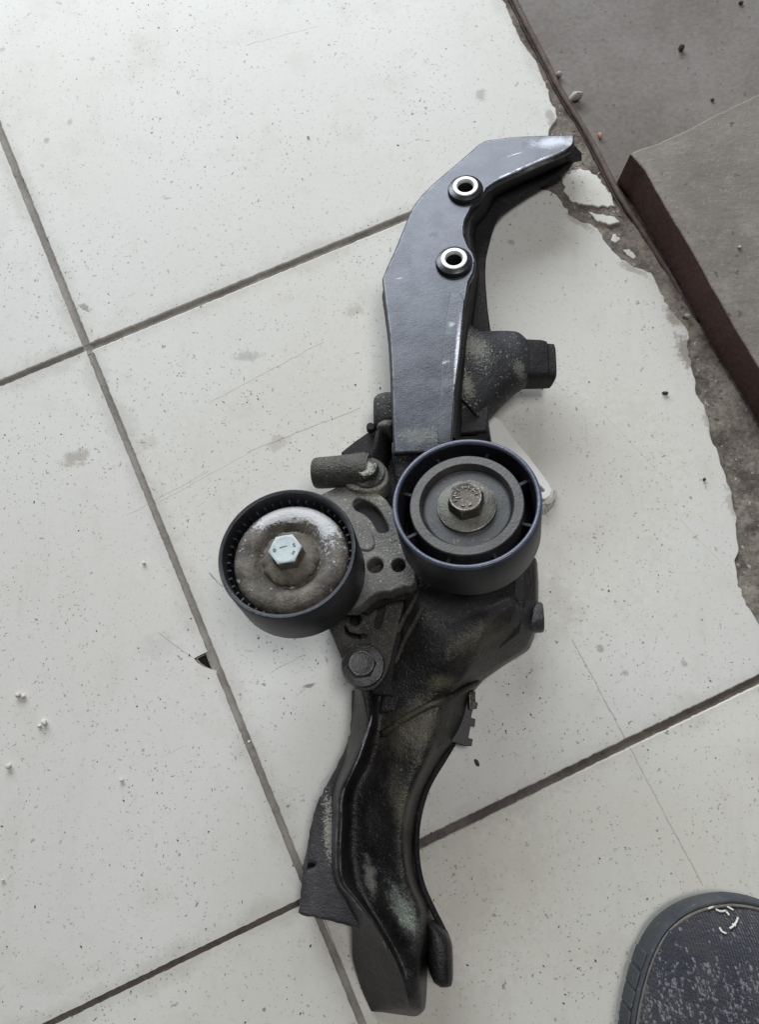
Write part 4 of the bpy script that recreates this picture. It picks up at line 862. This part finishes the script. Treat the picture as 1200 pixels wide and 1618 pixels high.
# notches cut look: short raised blocks along the side wall
side = [(d, x) for d, x in OL if 22 < d < 200]
acc = 0; last = None; blocks = []
k = 0
dd = 26.0
while dd < 190:
    for s in (-1, 1):
        x0 = hw(dd) ; x1 = hw(dd + 1); tn = Vector((-(1), 0))
        p = shoe_pt(dd + 3.2, s * (hw(dd + 3.2) + 0.1), 13.5)
        slope = math.atan2(s * (hw(dd + 6) - hw(dd)) - 0.035 * 6, -6)
        bm = bmesh.new(); bmesh.ops.create_cube(bm, size=1)
        bmesh.ops.transform(bm, verts=bm.verts, matrix=Matrix.Translation(p) @ Matrix.Rotation(math.atan2(-6, s * (hw(dd + 6) - hw(dd)) - 0.21) + math.pi / 2, 4, 'Z') @ Matrix.Diagonal((0.0010, 0.0080, 0.0150, 1)))
        o = link('tread_block', from_bm(bm, 'tread_block'), M_sole, SH, 30)
        m = o.modifiers.new('b', 'BEVEL'); m.width = 0.0008; m.segments = 2
    dd += 8.6
def Hup(d):
    return 36 * (1 - math.exp(-max(d, 0) / 17)) + 14 * min(1, max(0, d - 30) / 90) + (18 if d > 150 else 18 * max(0, (d - 90) / 60) ** 2)
rings = []
ds = [2.6, 3.2, 4.6, 7, 9.5, 15, 20, 27, 36, 47, 60, 75, 92, 110, 130, 150, 175, 200, 230, 255, 270, 278, 282]
for d in ds:
    wdt = max(0.3, hw(d) - 3.4 if d > 12 else (hw(d - 3.4)) * 0.97 - 0.0)
    H = Hup(d - 3.6) * (1 if d < 262 else max(0.4, (285 - d) / 23))
    rr = []
    for k in range(33):
        a = -math.pi / 2 + math.pi * k / 32
        rr.append(shoe_pt(d, wdt * math.sin(a) if abs(math.sin(a)) < 1 else wdt * math.sin(a), 19 + H * max(0, math.cos(a)) ** 0.85))
    rings.append(rr)
loft('knit_upper', rings, M_knit, SH, 180, closed=False, cap=False)
# seam line where the upper meets the sole
sm = [shoe_pt(d, x, 22.2) for d, x, z, _ in around(3.6, 22)]
tube('sole_seam', sm + [sm[0]], 0.0008, simple('seam_cord', (0.12, 0.105, 0.09), (0.2, 0.18, 0.155), 200, 0.8), SH, 6)
opening = [[shoe_pt(215 + 48 * r * math.cos(a), 27 * r * math.sin(a), 82 - 3 * r) for a in [k * math.tau / 28 for k in range(28)]] for r in (1.05, 0.9)]
loft('collar', opening, M_knit, SH, 180)
lint = empty('lint', P(1150, 1440, 30)); tag(lint, 'white fibres stuck to the toe of the dark shoe', 'lint')
def shoe_z(px, py):
    best = None
    for z in range(20, 60):
        p = P(px, py, z); d = (toe.y - p.y) * 1000
        x = (p.x - toe.x) * 1000 + 0.035 * d; wd = max(1, hw(d) - 3.4); s = max(-1, min(1, x / wd))
        zz = 19 + Hup(d - 3.6) * max(0, 1 - s * s) ** 0.425
        if best is None or abs(zz - z) < best[0]: best = (abs(zz - z), z)
    return best[1] + 1.3
for k, path in enumerate(([(1120, 1436), (1128, 1433), (1134, 1434)], [(1132, 1437), (1140, 1440), (1148, 1439)], [(1147, 1431), (1153, 1434), (1160, 1438)], [(1149, 1441), (1153, 1446)], [(1154, 1467), (1160, 1463), (1165, 1456), (1167, 1450)], [(1138, 1466), (1142, 1472), (1149, 1475)], [(1158, 1460), (1164, 1463)])):
    tube('fibre', crom([P(x, y, shoe_z(x, y)) for x, y in path], 4), 0.00055, M_lint, lint, 5)
